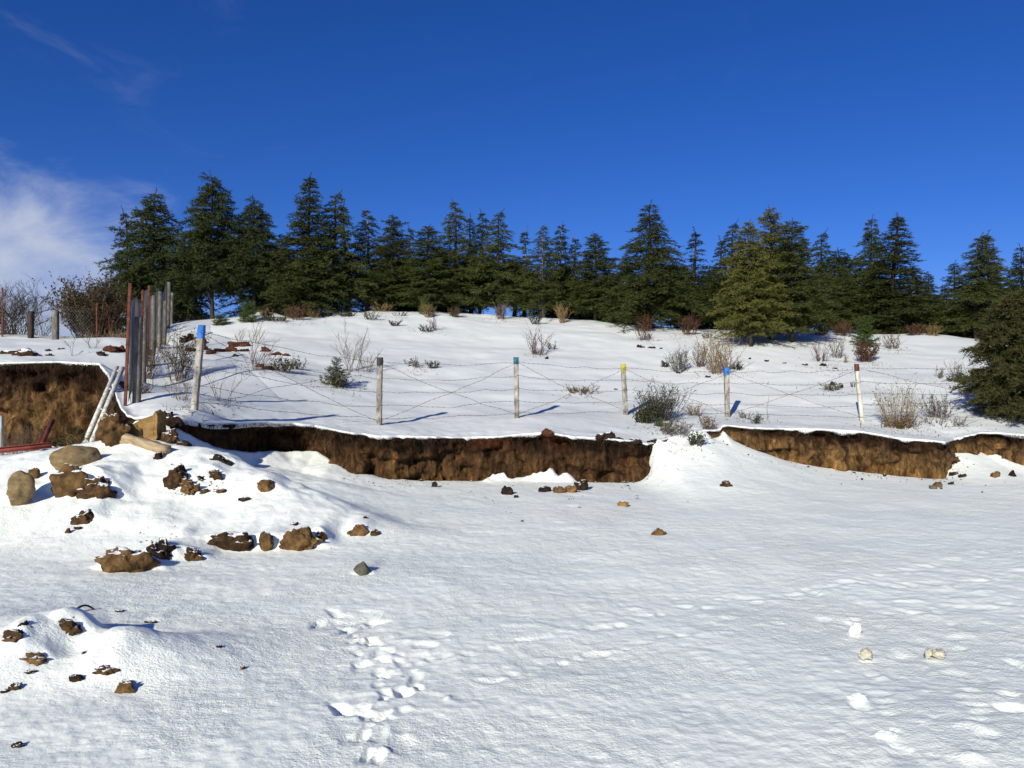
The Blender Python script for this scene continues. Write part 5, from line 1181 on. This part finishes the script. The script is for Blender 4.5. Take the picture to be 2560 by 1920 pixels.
small_conifer(842,964,72,76,YP,'leaf_dark','little dark green pyramid sapling beside the tall bare grey shrub','sapling')
small_conifer(2163,868,64,86,YR,'pine_fresh','young bushy pine with a bare leader behind the red topped post','young_pine')
small_conifer(620,806,56,62,YR,'pine_fresh','fresh green young pine at the crest right of the bare trunks','young_pine')
small_conifer(551,813,48,34,YR,'pine_fresh','round low green bush under the bare cedar trunks','young_pine')
small_conifer(1062,786,36,52,YR,'pine_fresh','pale green young pine at the crest under the wide bushy cedar','young_pine')
small_conifer(1648,1066,30,26,YR,'pine_fresh','tiny green sapling at the foot of the spiky shrub','sapling')
# near pine at the right edge: long needled, branches to the ground
M['pine_near'] = leaf_mat('needles_brown_green', (0.014, 0.019, 0.008), (0.07, 0.066, 0.022))
NP = conifer_mesh(31, H=3.5, W=1.5, base=0.08, whorls=24, per=11, prof=0.60, droop=0.22, up=0.5, rag=0.14, needle=0.11, nw=0.022, dens=1.5, lean_top=0.05)
p = at(2556, 1052, 18.9); X, D = p[0], 18.9
root = bpy.data.objects.new('near_pine', None); col.objects.link(root); z0 = float(ground(X, D)[0]) - 0.05
root.location = (X, D, z0); root.scale = (0.9, 0.9, (EYE + (CY - 722) / F * D - z0) / 3.5); root.rotation_euler = (0, 0, 2.0)
tag(root, 'near grey green pine with boughs to the snow, cut by the right edge', 'tree')
for nm_, me, mt in (('trunk', NP[0], 'bark'), ('crown', NP[1], 'pine_near')):
    o = bpy.data.objects.new(nm_, me); col.objects.link(o); o.parent = root
    o.material_slots[0].link = 'OBJECT'; o.material_slots[0].material = M[mt]

# ------------------------------------------------------------------ turf fringe, roots and litter
def blades(name, n, fn, mat, label, cat, seed=1):
    r = np.random.default_rng(seed)
    p, d, w = fn(r, n)
    wv = np.cross(d, r.normal(0, 1, p.shape)); wv = wv / (np.linalg.norm(wv, axis=1)[:, None] + 1e-9) * (w / 2)[:, None]
    m_ = len(p); V = np.stack([p - wv, p + wv, p + d], 1).reshape(-1, 3)
    me = mesh_np(name, V, [np.arange(3 * m_).reshape(m_, 3)], [M[mat]], False); attr(me, 'shade', np.repeat(r.random(m_), 3))
    return put(name, me, label=label, cat=cat, kind='stuff')
M['root_dark'] = leaf_mat('dead_roots', (0.012, 0.008, 0.005), (0.06, 0.036, 0.02), 0.0)
_xa = np.linspace(-6.0, 12.0, 4000); _sa = np.concatenate([[0], np.cumsum(np.hypot(np.diff(_xa), np.diff(bank_D(_xa))))])
def fringe(r, n):
    x = np.interp(r.uniform(0, _sa[-1], n), _sa, _xa)
    cl = fbm(x * 4, 0 * x + 2.0, octv=2)
    x = x[(bank_E(x) - bank_F(x) > 0.12) & ((cl > -0.1) | (r.random(n) > 0.7))]; k = len(x)
    p = np.stack([x, bank_D(x) - 0.05 - r.uniform(0, 0.05, k), bank_E(x) - 0.03 - np.abs(r.normal(0, 0.05, k))], -1)
    d = np.stack([r.normal(0, 0.03, k), -np.abs(r.normal(0.025, 0.02, k)), r.normal(-0.045, 0.05, k)], -1) * (1 + (r.random(k) < 0.06) * 2.5)[:, None]
    return p, d, np.full(k, 0.008)
blades('turf_fringe', 4500, fringe, 'root_dark', 'dark fringe of turf and roots hanging along the upper edge of the earth bank', 'roots')
def fringe_left(r, n):
    x = r.uniform(-16, -7.4, n)
    p = np.stack([x, bank_D(x) - 0.06 - r.uniform(0, 0.05, n), bank_E(x) - 0.03 - np.abs(r.normal(0, 0.06, n))], -1)
    return p, np.stack([r.normal(0, 0.03, n), -np.abs(r.normal(0.03, 0.02, n)), r.normal(-0.06, 0.06, n)], -1), np.full(n, 0.009)
blades('turf_fringe', 3500, fringe_left, 'root_dark', 'dark fringe of roots along the top of the left cut bank', 'roots')
# dead leaves and stalks poking through the snow around the scrub
SPOTS = [(446,960,50,14),(640,925,50,12),(706,932,60,10),(840,966,70,10),(890,930,50,8),(1343,888,40,6),(1055,922,40,6),(1070,828,50,5),(1445,985,60,8),(1615,852,40,6),(1720,845,60,7),(1790,940,100,14),(1660,1066,90,22),(1700,1100,60,22),(2060,910,60,10),(2075,930,70,8),(2165,910,50,8),(2235,875,40,8),(2250,1076,110,14),(2360,1066,120,14),(2390,955,70,10),(2080,978,50,6),(560,1010,60,10),(470,1025,50,8),(1870,1050,60,6),(1930,862,90,8),(740,802,90,6),(960,790,90,8),(1250,800,40,4),(2090,848,80,6),(690,802,60,6)]
_sp = [(hit(a, b), sx_, sy_) for a, b, sx_, sy_ in SPOTS]
_pp = np.array([q[0] for q in _sp]); _ss = np.array([(q[1], q[2]) for q in _sp], float)
def litter(r, n):
    i = r.integers(len(_sp), size=n); p = _pp[i]; m = p[:, 1] / F
    x = p[:, 0] + r.normal(0, 1, n) * _ss[i, 0] * m * 0.55; d = p[:, 1] + r.normal(0, 1, n) * (0.35 + _ss[i, 1] * 0.02)
    ok = ~((d < bank_D(x) + 0.02) & (p[:, 1] > bank_D(p[:, 0]))); x, d = x[ok], d[ok]; n = len(x)
    a = r.uniform(0, 6.28, n); e = np.abs(r.normal(0.5, 0.4, n)); L = r.uniform(0.03, 0.10, n) * (1 + (r.random(n) < 0.15) * 1.6)
    return np.stack([x, d, ground(x, d) - 0.005], -1), np.stack([np.cos(a) * np.cos(e), np.sin(a) * np.cos(e), np.sin(e)], -1) * L[:, None], r.uniform(0.008, 0.024, n)
blades('leaf_litter', 2600, litter, 'leaf_dry', 'dead leaves and stalks poking through the snow around the scrub', 'litter')
blades('leaf_litter', 1500, litter, 'leaf_dark', 'dark evergreen leaf tips poking through the snow around the scrub', 'litter', 5)
# lumps of turf broken loose along the lip
for (px, D, dz, w, lab) in [(1500,16.05,0.02,0.20,'dark turf lump on the lip of the middle bank, leftmost of four'),(1520,16.1,0.06,0.24,'tallest dark turf lump on the lip of the middle bank'),(1548,16.12,0.0,0.18,'dark turf lump on the lip right of the tallest one'),(1590,16.2,0.0,0.22,'dark turf lump on the lip near the gap of the bank'),(1632,16.45,0.02,0.2,'dark turf lump at the left side of the snowy gap'),(420,13.15,-0.02,0.26,'crumbling turf lump on the left end of the bank'),(436,13.1,-0.10,0.3,'lower crumbling earth lump under the left end of the bank'),(1366,16.0,0.0,0.22,'red brown turf lump on the lip above the snow ledge')]:
    X = (px - CX) / F * D; me = rock_mesh('turf_lump', int(px), (w, w * 0.7, w * 0.7), 'clod_red' if 'red' in lab else 'clod_dark', 0.6, 0.3, 0.4, 3)
    o = put('turf_lump', me, label=lab, cat='turf'); o.location = (X, D, float(bank_E(X)) + dz - 0.02)
